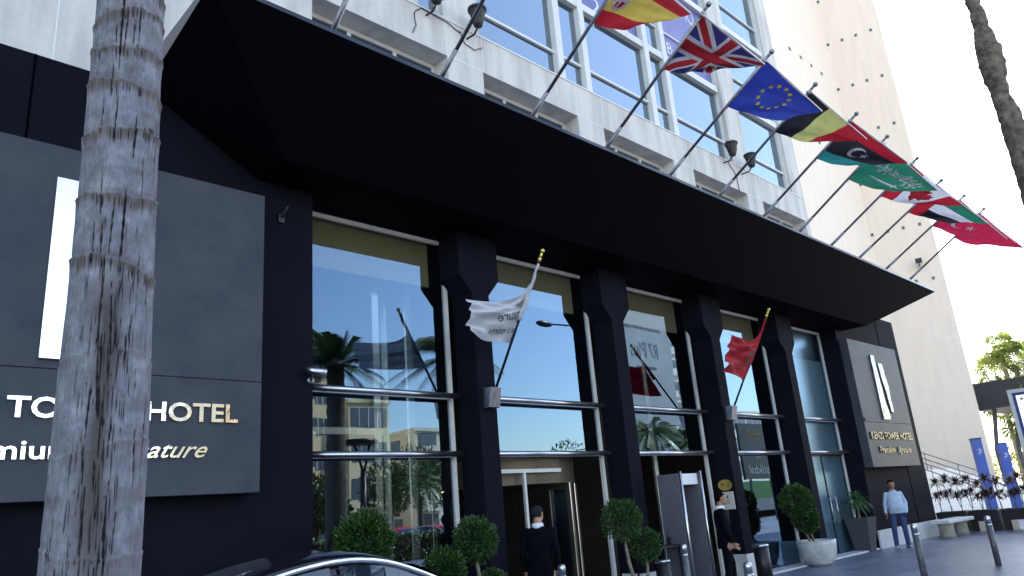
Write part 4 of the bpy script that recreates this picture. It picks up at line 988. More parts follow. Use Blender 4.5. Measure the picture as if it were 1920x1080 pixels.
# planters in a row towards the camera side, with spiky reddish plants
grp = 'black planters in a row beyond the dark wall'
ys = [(8.84, 7.95), (7.88, 7.05), (6.97, 6.15), (6.07, 5.2)]
wh = ['beside the stone bench, nearest the wall', 'second from the dark wall', 'third from the dark wall', 'at the right edge of the photo']
for i, (a, b) in enumerate(ys):
    t = thing('planter', 'black planter box on legs, ' + wh[i], 'planter', (28.1, (a + b) / 2, 0), grp)
    m = MB(); m.box(27.7, 28.5, b, a, .30, .62); m.build('box', 'blackm', t, bevel=.006)
    for y0, y1 in ((b, b + .24), (a - .22, a)): MB().box(27.7, 28.5, y0, y1, 0, .30).build('leg', 'blackm', t)
    m = MB(); m.box(27.73, 28.47, b + .03, a - .03, .6, .625); m.build('soil', 'soil', t)
rd = random.Random(11)
dl = ['nearest the dark wall', 'second from the dark wall', 'third from the dark wall', 'fourth from the dark wall', 'left of the first blue totem', 'in front of the first blue totem', 'right of the first blue totem', 'left of the second blue totem', 'in front of the second blue totem', 'right of the second blue totem', 'near the right edge', 'at the right edge']
yy = 8.75
for i in range(12):
    y = 8.75 - i * .30; x = 28.0 + rd.uniform(-.15, .25); h = rd.uniform(.75, 1.05)
    t = thing('dracaena_plant', 'spiky reddish brown plant in the planters, ' + dl[i], 'plant', (x, y, .62), 'spiky reddish plants in the planters')
    m = MB(); trunk(m, (x, y, .6), (x + rd.uniform(-.1, .1), y + rd.uniform(-.1, .1), .62 + h), .014, .010, .02, 6, i); trunk(m, (x + .04, y, .6), (x + .12, y + .1, .6 + h * .55), .012, .009, .02, 6, i + 1); m.build('stem', 'bark_t', t, smooth=True)
    m = MB(); blade_tuft(m, (x, y, .62 + h), 110, .36, .032, .1, .35, rd); blade_tuft(m, (x + .12, y + .1, .6 + h * .55), 90, .33, .032, .1, .35, rd); blade_tuft(m, (x - .05, y - .1, .6 + h * .62), 60, .3, .03, .1, .35, rd); m.build('leaves', 'leaf_red', t)
# blue totems
for i, (x, y, h, lab) in enumerate([(36, 9.32, 3.13, 'tall blue totem with a white mark, left of the pair'), (39.3, 9.2, 2.95, 'tall blue totem, right of the pair, near the palm trunks')]):
    t = thing('totem', lab, 'totem', (x, y, 0), 'blue totems on the plaza')
    q = Matrix.Rotation(R(38), 2)
    sqp = [Vector((x, y)) + q @ Vector(p) for p in ((-.16, -.16), (.16, -.16), (.16, .16), (-.16, .16))]
    m = MB(); m.prism_z([tuple(p) for p in sqp], 0, h); m.build('panel', 'blue', t)
    m = MB(); m.prism_z([tuple(Vector((x, y)) + (p - Vector((x, y))) * 1.1) for p in sqp], h, h + .05); m.build('cap', 'ink', t)
    e = (sqp[0] - sqp[3]).normalized(); p0 = sqp[3]; nn = Vector((-e.y, e.x)); 
    if nn.x > 0: nn = -nn
    m = MB()
    for zz, a, b in ((h - .45, .10, .22), (h - .52, .13, .25), (h - .60, .08, .20)):
        q4 = [p0 + e * a + nn * .004, p0 + e * b + nn * .004]; m.add([(q4[0].x, q4[0].y, zz), (q4[1].x, q4[1].y, zz + .03), (q4[1].x, q4[1].y, zz + .06), (q4[0].x, q4[0].y, zz + .03)], [(0, 1, 2, 3)])
    m.build('printed_mark', 'white', t)
# steps and handrails against the tower
t = thing('plaza_steps', 'broad flight of pale stone steps rising beside the cream tower', 'steps', (46, 12, 0))
m = MB()
for i in range(14): m.box(30, 52, 10.2 + .36 * i, 19, .16 * i, .16 * (i + 1) - .001)
m.build('step_block', 'marble', t)
for i, x in enumerate((48.0, 43.5)):
    tt = thing('handrail', ['grey handrail along the tower side of the steps', 'grey handrail on the near side of the steps'][i], 'handrail', (x, 12, 0), 'handrails of the steps')
    for dz in (0, .33): 
        m = MB(); m.path([(x, 15.6, 3.35 - dz), (x, 11.0, 1.15 - dz)], .03, 8); m.build('rail', 'steel_w', tt, smooth=True)
    for y in (15.2, 13.6, 12.0): 
        m = MB(); zz = 3.35 - (15.6 - y) * .478; m.path([(x, y, zz - 1.1), (x, y, zz)], .025, 8); m.build('baluster', 'steel_w', tt, smooth=True)
# light box sign at the right edge
t = thing('light_box_sign', 'pale backlit poster case in a grey frame, cut by the right edge', 'sign', (23, 4.4, 0))
m = MB(); m.box(22.94, 23.06, 3.85, 4.94, 1.93, 2.02); m.box(22.94, 23.06, 3.85, 4.94, 3.65, 3.74); m.box(22.94, 23.06, 4.85, 4.94, 2.02, 3.65); m.box(22.94, 23.06, 3.85, 3.94, 2.02, 3.65); m.build('frame', 'alu', t)
m = MB(); m.box(22.96, 23.04, 4.78, 4.845, 2.025, 3.645); m.box(22.96, 23.04, 3.95, 4.775, 3.58, 3.645); m.build('inner_border', 'blue_dk', t)
m = MB(); m.box(22.97, 23.03, 3.95, 4.775, 2.025, 3.575); m.build('panel', 'lightbox', t)
P5 = star(0, 0, .055, rot=math.pi / 2); m = MB(); m.prism_x([(4.66 + a, 3.48 + b) for a, b in P5], 22.955, 22.969); m.build('printed_star', 'grey', t)
m = MB(); text_yz(m, 'EXPO', 4.56, 4.1, 3.43, 3.53, 22.965); m.build('lettering', 'grey', t)
m = MB(); m.path([(23, 4.4, 0), (23, 4.4, 1.93)], .08, 12); m.build('post', 'alu', t, smooth=True)
# dark kiosk roof beyond the tower
t = thing('kiosk', 'dark flat roofed kiosk with slanted grey braces beyond the tower edge', 'kiosk', (62, 12, 0))
m = MB(); m.prism_x([(14.6, 5.9), (14.6, 7.75), (7, 7.75), (7, 6.2)], 59, 66); m.build('roof', 'ink', t)
for y in (13.9, 12.6): 
    m = MB(); m.path([(60, y, 6.0), (60, y + .5, 3.2), (60, y + .4, 0)], .14, 6); m.build('brace', 'grey', t)
# ------------------------------------------------------------------ cars
def car(name, label, loc, heading, paint, L=4.8, W=1.82, H=1.46, group=None):
    """sedan: local +x is forward, y across; lofted body and greenhouse"""
    t = thing(name, label, 'car', loc, group); t.rotation_euler = (0, 0, heading)
    def put(o): o.parent = t; o.matrix_parent_inverse = Matrix.Identity(4); return o
    # body stations: x, half width, z bottom, z belt, z deck
    S = [(-L / 2, .70, .42, .78, .88), (-L / 2 + .12, .82, .28, .86, 1.00), (-1.7, .89, .22, .92, 1.04), (-1.0, .91, .20, .94, 1.0), (0, .91, .20, .93, .98), (.9, .91, .20, .91, .97), (1.5, .89, .22, .86, .93), (2.0, .84, .26, .76, .82), (L / 2 - .08, .74, .30, .62, .68), (L / 2, .62, .38, .54, .58)]
    m = MB(); n = 0; vs = []
    for x, w_, zb, zl, zd in S:
        ring = [(-w_ * .9, zb), (-w_, zb + .12), (-w_, (zb + zl) / 2), (-w_ * .975, zl), (-w_ * .86, zd), (-w_ * .4, zd + .02), (w_ * .4, zd + .02), (w_ * .86, zd), (w_ * .975, zl), (w_, (zb + zl) / 2), (w_, zb + .12), (w_ * .9, zb)]
        n = len(ring); vs += [(x, y, z) for y, z in ring]
    fs = [(i * n + k, i * n + (k + 1) % n, (i + 1) * n + (k + 1) % n, (i + 1) * n + k) for i in range(len(S) - 1) for k in range(n)] + [tuple(range(n - 1, -1, -1)), tuple(range((len(S) - 1) * n, len(S) * n))]
    m.add(vs, fs); b = put(m.build('body', paint, None, smooth=True)); sb = b.modifiers.new('s', 'SUBSURF'); sb.levels = 1; sb.render_levels = 2
    # roof profile (x, z) and half widths
    G = [(-1.98, 1.02, .60), (-1.62, 1.17, .62), (-1.2, 1.33, .625), (-.75, 1.425, .63), (-.25, H, .635), (.25, H - .012, .63), (.62, 1.385, .62), (.95, 1.24, .64), (1.28, 1.07, .68), (1.5, .965, .70)]
    gx = np.linspace(-1.98, 1.5, 40); gz = np.interp(gx, [g_[0] for g_ in G], [g_[1] for g_ in G]); gw = np.interp(gx, [g_[0] for g_ in G], [g_[2] for g_ in G])
    for _ in range(14): gz[1:-1] = .25 * gz[:-2] + .5 * gz[1:-1] + .25 * gz[2:]
    G = [(float(a), float(b), float(c)) for a, b, c in zip(gx, gz, gw)]
    m = MB(); vs = []; n = 9
    for x, z, w_ in G:
        wb = .80; zb = .96
        for y, zz in ((-wb, min(zb, z)), (-(wb + w_) / 2, (min(zb, z) + z) / 2), (-w_ - .02, z - .035), (-w_ * .8, z + .004), (0, z + .035), (w_ * .8, z + .004), (w_ + .02, z - .035), ((wb + w_) / 2, (min(zb, z) + z) / 2), (wb, min(zb, z))): vs.append((x, y, zz))
    fs = [(i * n + k, i * n + k + 1, (i + 1) * n + k + 1, (i + 1) * n + k) for i in range(len(G) - 1) for k in range(n - 1)]
    m.add(vs, fs); gl = put(m.build('roof', paint, None, smooth=True)); sb = gl.modifiers.new('s', 'SUBSURF'); sb.levels = 1; sb.render_levels = 2
    def side_z(x):
        for i in range(len(G) - 1):
            if G[i][0] <= x <= G[i + 1][0]:
                f = (x - G[i][0]) / (G[i + 1][0] - G[i][0]); return G[i][1] * (1 - f) + G[i + 1][1] * f, G[i][2] * (1 - f) + G[i + 1][2] * f
        return G[-1][1], G[-1][2]
    def pt(x, f, sg, off=.012):     # f 0 = belt, 1 = roof rail
        z, w_ = side_z(x); zt = z - .065; zb_ = .985; zz = zb_ + (zt - zb_) * f
        ff = (zz - .96) / max(.05, (z - .035 - .96)); y = .80 + (w_ + .02 - .80) * min(1, max(0, ff)); return (x, sg * (y + off), zz)
    for sg in (-1, 1):
        for xs in ((-1.45, -1.05), (-1.0, -.18), (-.10, .98)):
            m = MB(); N = 8; vs = []
            for i in range(N + 1):
                x = xs[0] + (xs[1] - xs[0]) * i / N; vs += [pt(x, .0, sg), pt(x, .93, sg)]
            m.add(vs, [(2 * i, 2 * i + 2, 2 * i + 3, 2 * i + 1) for i in range(N)]); put(m.build('side_window', 'car_glass', None))
        m = MB(); m.path([pt(x, 1.0, sg, .02) for x in np.linspace(-1.60, 1.22, 26)], .022, 8); put(m.build('chrome_trim', 'chrome', None, smooth=True))
        m = MB(); m.box(-.17, -.11, sg * .74 - .02, sg * .74 + .02, .98, 1.36); put(m.build('pillar', 'black', None))
        for x in (-1.45, 1.42):
            w_ = MB(); w_.path([(x, sg * .74, .33), (x, sg * .93, .33)], .33, 28); wh = put(w_.build('wheel', 'tyre', None, smooth=False))
            r_ = MB(); r_.path([(x, sg * .90, .33), (x, sg * .94, .33)], .21, 20); rr = r_.build('rim', 'steel', None); rr.parent = wh
        m = MB(); m.sphere((L / 2 - .16, sg * .62, .64), .13, 12, 8, sc=(.7, 1, .6)); put(m.build('headlight', 'chrome', None, smooth=True))
        m = MB(); m.box(-L / 2 + .0, -L / 2 + .1, sg * .70 - .13, sg * .70 + .05, .74, .88); put(m.build('tail_light', 'tail', None, bevel=.02))
        m = MB(); m.sphere((.92, sg * .99, 1.0), .10, 12, 8, sc=(.6, 1, .65)); put(m.build('mirror', paint, None, smooth=True))
    for xa, xb, nm in ((.70, 1.42, 'windscreen'), (-1.92, -1.25, 'rear_window')):
        m = MB(); vs = []; N = 6
        for i in range(N + 1):
            x = xa + (xb - xa) * i / N; z, w_ = side_z(x)
            for y in (-.92, -.5, 0, .5, .92): vs.append((x + (.008 if xa > 0 else -.008), y * w_ * .93, z + .012 + .012 * (1 - y * y)))
        m.add(vs, [(i * 5 + k, i * 5 + k + 1, (i + 1) * 5 + k + 1, (i + 1) * 5 + k) for i in range(N) for k in range(4)]); put(m.build(nm, 'car_glass', None, smooth=True))
    return t
car('parked_car', 'glossy black sedan in the foreground, only its roof and chrome window line showing', (3.15, 5.72, -.015), R(2), 'car_black', H=1.525)
car('parked_car', 'bright red car across the road, mirrored in the first window', (24.8, -16.5, 0), R(95), 'tail', group='red cars across the road')
car('parked_car', 'bright red car farther along the road, mirrored right in the first window', (28.9, -18.5, 0), R(80), 'tail', group='red cars across the road')

# ------------------------------------------------------------------ near palm trunk (only the trunk shows)
def near_palm():
    cx, cy = 1.06, 3.76; top = 6.6
    rings = [1.66 + (z - 1.66) * 1.18 for z in (1.651, 2.029, 2.351, 2.743, 3.05, 3.314, 3.541, 3.744, 3.901)]
    rings += [rings[-1] + .19, rings[-1] + .38, rings[-1] + .57, rings[-1] + .76, rings[-1] + .95, 1.2, .78, .35]
    rings.sort()
    t = thing('palm_tree', 'tall grey ringed palm trunk in the left foreground, in front of the large sign', 'palm tree', (cx, cy, 0))
    nA, nZ = 260, 1500; z = np.linspace(-.05, top, nZ); a = np.linspace(0, 2 * np.pi, nA, endpoint=False)
    vs = np.empty((nZ, nA, 3)); scar = np.zeros((nZ, nA)); crack = np.zeros((nZ, nA))
    r0 = np.interp(z, [0, 1.6, 2.2, 3.0, 4.5, 7], [.205, .192, .190, .176, .163, .150])
    A2 = a[None, :]; Z2 = z[:, None]
    rn = np.random.default_rng(5)
    def n1(f, ph): return sum(np.sin(A2 * k + ph * k + f * k) / k for k in (1, 2, 3, 5))
    disp = np.zeros((nZ, nA))
    wob = .03 * np.sin(A2 + 1.0) + .012 * np.sin(3 * A2 + .5) + .006 * np.sin(9 * A2)
    for i, rz in enumerate(rings):
        rzz = rz + .035 * np.sin(A2 + i * 1.9) + .012 * np.sin(2 * A2 + i) + .006 * np.sin(7 * A2 + 3 * i) + .003 * np.sin(23 * A2 + i)
        d = Z2 - rzz; wdt = .026 + .022 * np.abs(np.sin(A2 * 1.5 + i)) + .006 * np.sin(A2 * 13 + 2 * i)
        strong = 1.0 if rz > 2.9 else .45
        band = np.clip(1 - np.abs(d + wdt * .6) / wdt, 0, 1) ** .5
        scar = np.maximum(scar, strong * band * (.8 + .2 * np.sin(A2 * 19 + 4 * np.sin(A2 * 3 + i) + i)))
        disp += strong * (.005 * np.exp(-((d + .0) / .012) ** 2) * (d <= 0) + .005 * np.clip(1 + d / .09, 0, 1) * (d <= 0) - .004 * np.exp(-((d - .012) / .012) ** 2))
        # short vertical splits inside the scar
        for q in range(80):
            aa = rn.uniform(0, 2 * np.pi); w_ = rn.uniform(.008, .022); da = np.abs((A2 - aa + np.pi) % (2 * np.pi) - np.pi)
            k = np.clip(1 - da / w_, 0, 1) * np.clip(1 - np.abs(d + .035 + rn.uniform(-.01, .02)) / rn.uniform(.02, .05), 0, 1) ** .6 * strong
            crack = np.maximum(crack, k)
    for q in range(190):     # long vertical cracks
        zc = rn.uniform(.2, top); aa = rn.uniform(0, 2 * np.pi); L = rn.uniform(.04, .22); w_ = rn.uniform(.010, .030); sl = rn.uniform(-.25, .25)
        if q < 40: aa = -np.pi * .5 - .32 + rn.normal(0, .42); w_ = rn.uniform(.02, .045); L = rn.uniform(.08, .26)
        iz = np.where(np.abs(z - zc) < L)[0]
        if not len(iz): continue
        zz = (z[iz] - zc)[:, None]; da = np.abs((A2 - aa - sl * zz + np.pi) % (2 * np.pi) - np.pi)
        wl = w_ * np.clip(1 - (np.abs(zz) / L) ** 1.6, 0.02, 1) * (1 + .3 * np.sin(zz * 90 + q))
        crack[iz] = np.maximum(crack[iz], np.clip(1 - da / wl, 0, 1) ** .5)
    fib = np.zeros((nZ, nA))
    cl = -np.pi * .5 - .32
    da = ((A2 - cl + np.pi) % (2 * np.pi)) - np.pi
    low = np.clip((2.95 - Z2) / .25, 0, 1) * np.clip((Z2 - 1.2) / .6, .25, 1)
    fib = np.exp(-((da + .06 * np.sin(Z2 * 7)) / (.30 + .08 * np.sin(Z2 * 5))) ** 2) * low
    for q in range(90):
        aa = cl + rn.normal(0, .33); zc = rn.uniform(1.3, 2.95); L = rn.uniform(.1, .35); iz = np.where(np.abs(z - zc) < L)[0]
        zz = (z[iz] - zc)[:, None]; d2 = np.abs((A2 - aa - .1 * zz + np.pi) % (2 * np.pi) - np.pi); crack[iz] = np.maximum(crack[iz], .8 * np.clip(1 - d2 / (.014 * np.clip(1 - (np.abs(zz) / L), .05, 1)), 0, 1))
    rr = r0[:, None] * (1 + .02 * np.sin(A2 * 2 + Z2 * 1.1)) + disp - .010 * crack + .0005 * np.sin(A2 * 61 + 3 * np.sin(Z2 * 5)) + .0015 * np.sin(A2 * 17 + Z2 * 9)
    vs[:, :, 0] = cx + rr * np.cos(A2) + .012 * np.sin(Z2 * .9); vs[:, :, 1] = cy + rr * np.sin(A2); vs[:, :, 2] = Z2
    idx = np.arange(nZ * nA).reshape(nZ, nA); f = np.stack([idx[:-1], np.roll(idx[:-1], -1, 1), np.roll(idx[1:], -1, 1), idx[1:]], -1).reshape(-1, 4)
    me = bpy.data.meshes.new('trunk'); me.vertices.add(nZ * nA); me.vertices.foreach_set('co', vs.reshape(-1)); me.loops.add(f.size); me.loops.foreach_set('vertex_index', f.reshape(-1).astype(np.int32))
    me.polygons.add(len(f)); me.polygons.foreach_set('loop_start', np.arange(len(f), dtype=np.int32) * 4); me.polygons.foreach_set('loop_total', np.full(len(f), 4, np.int32)); me.update(); me.validate()
    for nm, arr in (('scar', scar), ('crack', crack), ('fibre', fib)):
        at = me.attributes.new(nm, 'FLOAT', 'POINT'); at.data.foreach_set('value', arr.reshape(-1).astype(np.float32))
    me.polygons.foreach_set('use_smooth', [True] * len(me.polygons))
    m = bpy.data.materials.new('palm_bark'); m.use_nodes = True; n = m.node_tree.nodes; l = m.node_tree.links; b = n['Principled BSDF']; b.inputs['Roughness'].default_value = .85; b.inputs['Specular IOR Level'].default_value = .25
    tc = n.new('ShaderNodeTexCoord'); mp = n.new('ShaderNodeMapping'); mp.inputs['Scale'].default_value = (1, 1, .28); l.new(tc.outputs['Object'], mp.inputs[0])
    def nz(sc, det, src, ro=.6):
        q = n.new('ShaderNodeTexNoise'); q.inputs['Scale'].default_value = sc; q.inputs['Detail'].default_value = det; q.inputs['Roughness'].default_value = ro; l.new(src, q.inputs['Vector']); return q
    a1 = nz(9, 8, tc.outputs['Object']); a2 = nz(70, 6, mp.outputs[0], .7); a3 = nz(3.2, 4, tc.outputs['Object'])
    r = n.new('ShaderNodeValToRGB'); l.new(a1.outputs['Fac'], r.inputs[0]); e = r.color_ramp.elements
    e[0].position = .30; e[0].color = (.112, .108, .118, 1); e[1].position = .72; e[1].color = (.272, .268, .292, 1); x = e.new(.52); x.color = (.18, .177, .205, 1)
    mm = n.new('ShaderNodeMixRGB'); mm.blend_type = 'OVERLAY'; mm.inputs[0].default_value = .75; l.new(r.outputs[0], mm.inputs[1]); l.new(a2.outputs['Fac'], mm.inputs[2])
    def layer(src, attr, colr, lo, hi, noise_src=None):
        at = n.new('ShaderNodeAttribute'); at.attribute_name = attr; mr = n.new('ShaderNodeMapRange'); mr.inputs['From Min'].default_value = lo; mr.inputs['From Max'].default_value = hi
        if noise_src:
            ad = n.new('ShaderNodeMath'); ad.operation = 'MULTIPLY_ADD'; l.new(noise_src, ad.inputs[0]); ad.inputs[1].default_value = .9; l.new(at.outputs['Fac'], ad.inputs[2]); sb = n.new('ShaderNodeMath'); sb.operation = 'SUBTRACT'; l.new(ad.outputs[0], sb.inputs[0]); sb.inputs[1].default_value = .45; l.new(sb.outputs[0], mr.inputs['Value'])
        else: l.new(at.outputs['Fac'], mr.inputs['Value'])
        mx = n.new('ShaderNodeMixRGB'); l.new(mr.outputs[0], mx.inputs[0]); l.new(src, mx.inputs[1]); mx.inputs[2].default_value = (*colr, 1); return mx.outputs[0]
    c = layer(mm.outputs[0], 'scar', (.11, .092, .075), .15, .95, a2.outputs['Fac'])
    c = layer(c, 'fibre', (.075, .066, .060), .1, 1.0, a2.outputs['Fac'])
    c = layer(c, 'crack', (.010, .009, .011), .12, .7)
    l.new(c, b.inputs['Base Color']); bp = n.new('ShaderNodeBump'); bp.inputs['Strength'].default_value = .55; bp.inputs['Distance'].default_value = .006; l.new(a2.outputs['Fac'], bp.inputs['Height']); l.new(bp.outputs[0], b.inputs['Normal'])
    me.materials.append(m); o = bpy.data.objects.new('trunk', me); col.objects.link(o); o.parent = t; o.matrix_parent_inverse = Matrix.Translation(-Vector(t.location))
    # torn fibres at one scar
    m2 = MB(); rq = random.Random(2)
    for i in range(9):
        a_ = -1.02 + rq.uniform(-.12, .08); zz = rings[-9] + .03 + rq.uniform(-.02, .02); p = Vector((cx + .172 * math.cos(a_), cy + .172 * math.sin(a_), zz)); m2.path([p, p + Vector((-.03 + rq.uniform(-.015, .01), -.006, .05 + rq.uniform(-.01, .02)))], [.004, .0012], 5)
    m2.build('torn_fibre', 'bark_d', t)
near_palm()
def palm_crown(mb, c, n, L, rnd, wind=(0, 0, 0), leafl=.72, droop=1.0, wdt=.016):
    c = Vector(c); w_ = Vector(wind)
    for i in range(n):
        a = rnd.random() * 6.283; e = rnd.uniform(-.5, 1.35); d = Vector((math.cos(a) * math.cos(e), math.sin(a) * math.cos(e), math.sin(e))); l_ = L * rnd.uniform(.8, 1.1)
        P = [c + d * l_ * t + w_ * l_ * t * t + Vector((0, 0, -droop * l_ * .55 * t * t)) for t in np.linspace(0, 1, 9)]
        tn = rnd.random()
        for j in range(8):
            p0, p1 = P[j], P[j + 1]; dd = (p1 - p0).normalized(); s = dd.cross(Vector((0, 0, 1))).normalized()
            o = len(mb.v); k = .012 * (1 - j / 9); mb.v += [tuple(p0 - s * k), tuple(p0 + s * k), tuple(p1 + s * k), tuple(p1 - s * k)]; mb.f.append((o, o + 1, o + 2, o + 3)); mb.m.append(0); mb.tone.append(tn)
            if j == 0: continue
            for q in range(7):
                for sg in (-1, 1):
                    p = p0.lerp(p1, q / 7); ll = leafl * (1 - abs(j - 4) / 9) * rnd.uniform(.8, 1.1); tip = p + (s * sg * .75 + dd * .6 + Vector((0, 0, -.55))).normalized() * ll + w_ * ll * .3
                    o = len(mb.v); mb.v += [tuple(p - dd * wdt), tuple(p + dd * wdt), tuple(tip)]; mb.f.append((o, o + 1, o + 2)); mb.m.append(0); mb.tone.append(min(1, max(0, tn + rnd.uniform(-.25, .25))))
def fan_crown(mb, c, n, L, rnd, r=.9):
    """fan palm: round pleated leaves on stalks"""
    c = Vector(c)
    for i in range(n):
        a = rnd.random() * 6.283; e = rnd.uniform(-1.0, 1.3); d = Vector((math.cos(a) * math.cos(e), math.sin(a) * math.cos(e), math.sin(e))); hub = c + d * L
        s = d.cross(Vector((rnd.gauss(0, .4), rnd.gauss(0, .4), 1))).normalized(); tn = rnd.random() if e > -.3 else rnd.random() * .4
        o = len(mb.v); up = s.cross(d); mb.v += [tuple(c), tuple(hub + s * .03), tuple(hub - s * .03)]; mb.f.append((o, o + 1, o + 2)); mb.m.append(0); mb.tone.append(tn)
        for q in range(13):
            an = -1.7 + 3.4 * q / 12; dr = d * math.cos(an) + s * math.sin(an); tip = hub + dr * r * rnd.uniform(.85, 1.05) + Vector((0, 0, -.28 * r)); pr = up * .06 * (1 if q % 2 else -1); si = dr.cross(up).normalized() * .075 * r
            o = len(mb.v); mb.v += [tuple(hub), tuple(hub + dr * r * .6 + si + pr), tuple(tip), tuple(hub + dr * r * .6 - si + pr)]; mb.f.append((o, o + 1, o + 2, o + 3)); mb.m.append(0); mb.tone.append(tn)
def palm(label, x, y, h, tr, L, n, wind, seed, kind='feather', leafm='leaf_palm', group=None, lean=(0, 0)):
    t = thing('palm_tree', label, 'palm tree', (x, y, 0), group); rnd = random.Random(seed)
    m = MB(); P = []; rr = []
    for i in range(36):
        f = i / 35; P.append((x + lean[0] * f * f, y + lean[1] * f * f, h * f)); rr.append(tr * (1.15 - .3 * f) * (1 + (.07 if i % 2 else -.03)))
    m.path(P, rr, 12); m.build('trunk', 'bark_p', t, smooth=True)
    m = MB(); c = (x + lean[0], y + lean[1], h)
    if kind == 'feather': palm_crown(m, c, n, L, rnd, wind)
    else: fan_crown(m, c, n, L, rnd, r=L * .75)
    m.build('crown', leafm, t); return t
# palm tops of the near palm and the right hand tree are above the frame
m = MB(); palm_crown(m, (1.07, 3.76, 9.5), 34, 2.3, random.Random(1), (-.2, 0, 0))
near = bpy.data.objects.get('palm_tree')
cr = m.build('crown', 'leaf_palm', near)
m = MB(); m.path([(1.07, 3.76, 6.58), (1.07, 3.76, 9.5)], [.152, .14], 16); m.build('upper_trunk', 'bark_p', near, smooth=True)
# right hand foreground tree: knobbly trunk that forks at the top
t = thing('street_tree', 'knobbly brown trunk at the top right corner, forking at the top of the photo', 'tree', (13.67, 1.92, 0))
m = MB(); rq = random.Random(9); P = []; rr = []
def azp(az, z, D=13.8): return Vector((D * math.sin(R(az)), D * math.cos(R(az)), z))
def zz_(tanel): return 1.66 + tanel * 13.8
ctrl = [(82.35, 0, 0.230), (82.35, 3.0, 0.213), (82.3, zz_(.30), 0.190), (82.28, zz_(.35), 0.178), (82.2, zz_(.395), 0.170), (82.05, zz_(.425), 0.136), (82.02, zz_(.445), 0.144), (82.05, zz_(.47), 0.190), (82.1, zz_(.49), 0.190), (82.1, zz_(.505), 0.149), (82.1, zz_(.53), 0.109), (82.08, zz_(.55), 0.103), (82.05, zz_(.565), 0.109)]
for i in range(len(ctrl) - 1):
    for j in range(6):
        f = j / 6; a0, z0, r0 = ctrl[i]; a1, z1, r1 = ctrl[i + 1]; P.append(azp(a0 + (a1 - a0) * f, z0 + (z1 - z0) * f)); rr.append((r0 + (r1 - r0) * f) * (1 + .04 * math.sin(i * 7 + j * 2.1)))
P.append(azp(82.05, zz_(.565))); rr.append(.095)
m.path(P, rr, 22)
o = m.build('trunk', 'bark_r', t, smooth=True); sb = o.modifiers.new('s', 'SUBSURF'); sb.levels = 1; sb.render_levels = 2
tx = bpy.data.textures.new('knobs', 'CLOUDS'); tx.noise_scale = .16; dm = o.modifiers.new('d', 'DISPLACE'); dm.texture = tx; dm.strength = .07; dm.mid_level = .5
for az, zt, r1 in ((81.6, 11.6, .08), (82.75, 12.0, .06)):
    m = MB(); m.path([azp(82.05, zz_(.555)), azp((82.05 + az) / 2 - (.02 if az < 82 else -.02), zz_(.585)), azp(az, zz_(.64)), azp(az, zt)], [.075, r1, r1 * .85, r1 * .5], 10)
    o = m.build('branch', 'bark_r', t, smooth=True)
m = MB(); leaf_ball(m, (13.7, 1.9, 13.6), 1.9, 2200, .22, rnd=random.Random(5)); m.build('crown', 'leaf_tree', t)

# palms beyond the tower (right edge)
fp = ['leftmost of the sunlit fan palms beyond the tower', 'tall fan palm with a bare stem beyond the tower', 'bushy fan palm beyond the kiosk roof', 'fan palm at the right edge beyond the light box']
for i, (x, y, h, L) in enumerate([(92, 20.3, 11.6, 1.7), (90, 19.0, 14.2, 1.2), (91, 18.2, 12.3, 1.9), (92, 16.4, 11.4, 1.8)]):
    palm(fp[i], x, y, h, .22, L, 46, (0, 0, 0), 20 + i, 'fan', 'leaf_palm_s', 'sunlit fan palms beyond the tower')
bp_ = ['thin palm trunk between tower and light box, left', 'thin palm trunk between tower and light box, middle', 'thin palm trunk between tower and light box, right', 'palm with brown skirt near the light box']
for i, (x, y, h) in enumerate([(70, 14.9, 6.3), (72, 14.6, 6.6), (74, 13.9, 6.9), (60, 11.2, 5.6)]):
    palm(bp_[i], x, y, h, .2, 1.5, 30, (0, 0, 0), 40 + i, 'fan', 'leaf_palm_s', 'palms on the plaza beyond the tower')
t = thing('garden_shrubs', 'bushy green shrubs at the far end of the plaza', 'shrub', (80, 12, 0))
for i, (x, y, z, r) in enumerate([(84, 19, 1.6, 2.2), (83, 16, 1.2, 2.0), (84, 13, 1.8, 2.4), (82, 10, 1.4, 2.2)]):
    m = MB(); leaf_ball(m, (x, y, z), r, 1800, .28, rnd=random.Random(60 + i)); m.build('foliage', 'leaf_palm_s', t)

# ------------------------------------------------------------------ the street behind the camera (seen in the window glass)
pl = ['windswept palm across the forecourt, mirrored at the left of the first window', 'windswept palm across the forecourt, mirrored at the right of the first window', 'palm across the forecourt, mirrored in the third window', 'palm across the forecourt, mirrored low in the third window', 'small palm across the road, mirrored low in the first window']
palm(pl[0], 15.2, -7.0, 7.7, .36, 2.3, 42, (-.15, 0, .2), 3, group='palms across the forecourt')
palm(pl[1], 21.2, -7.2, 8.6, .34, 2.7, 44, (-.2, 0, 0), 4, group='palms across the forecourt')
palm(pl[2], 36.6, -8.0, 5.6, .3, 2.2, 36, (-.2, 0, 0), 5, group='palms across the forecourt')
palm(pl[3], 42.0, -9.0, 5.2, .3, 2.2, 36, (-.2, 0, 0), 6, group='palms across the forecourt')
palm(pl[4], 33.5, -26.0, 4.4, .2, 1.8, 32, (0, 0, 0), 7, group='palms across the forecourt')
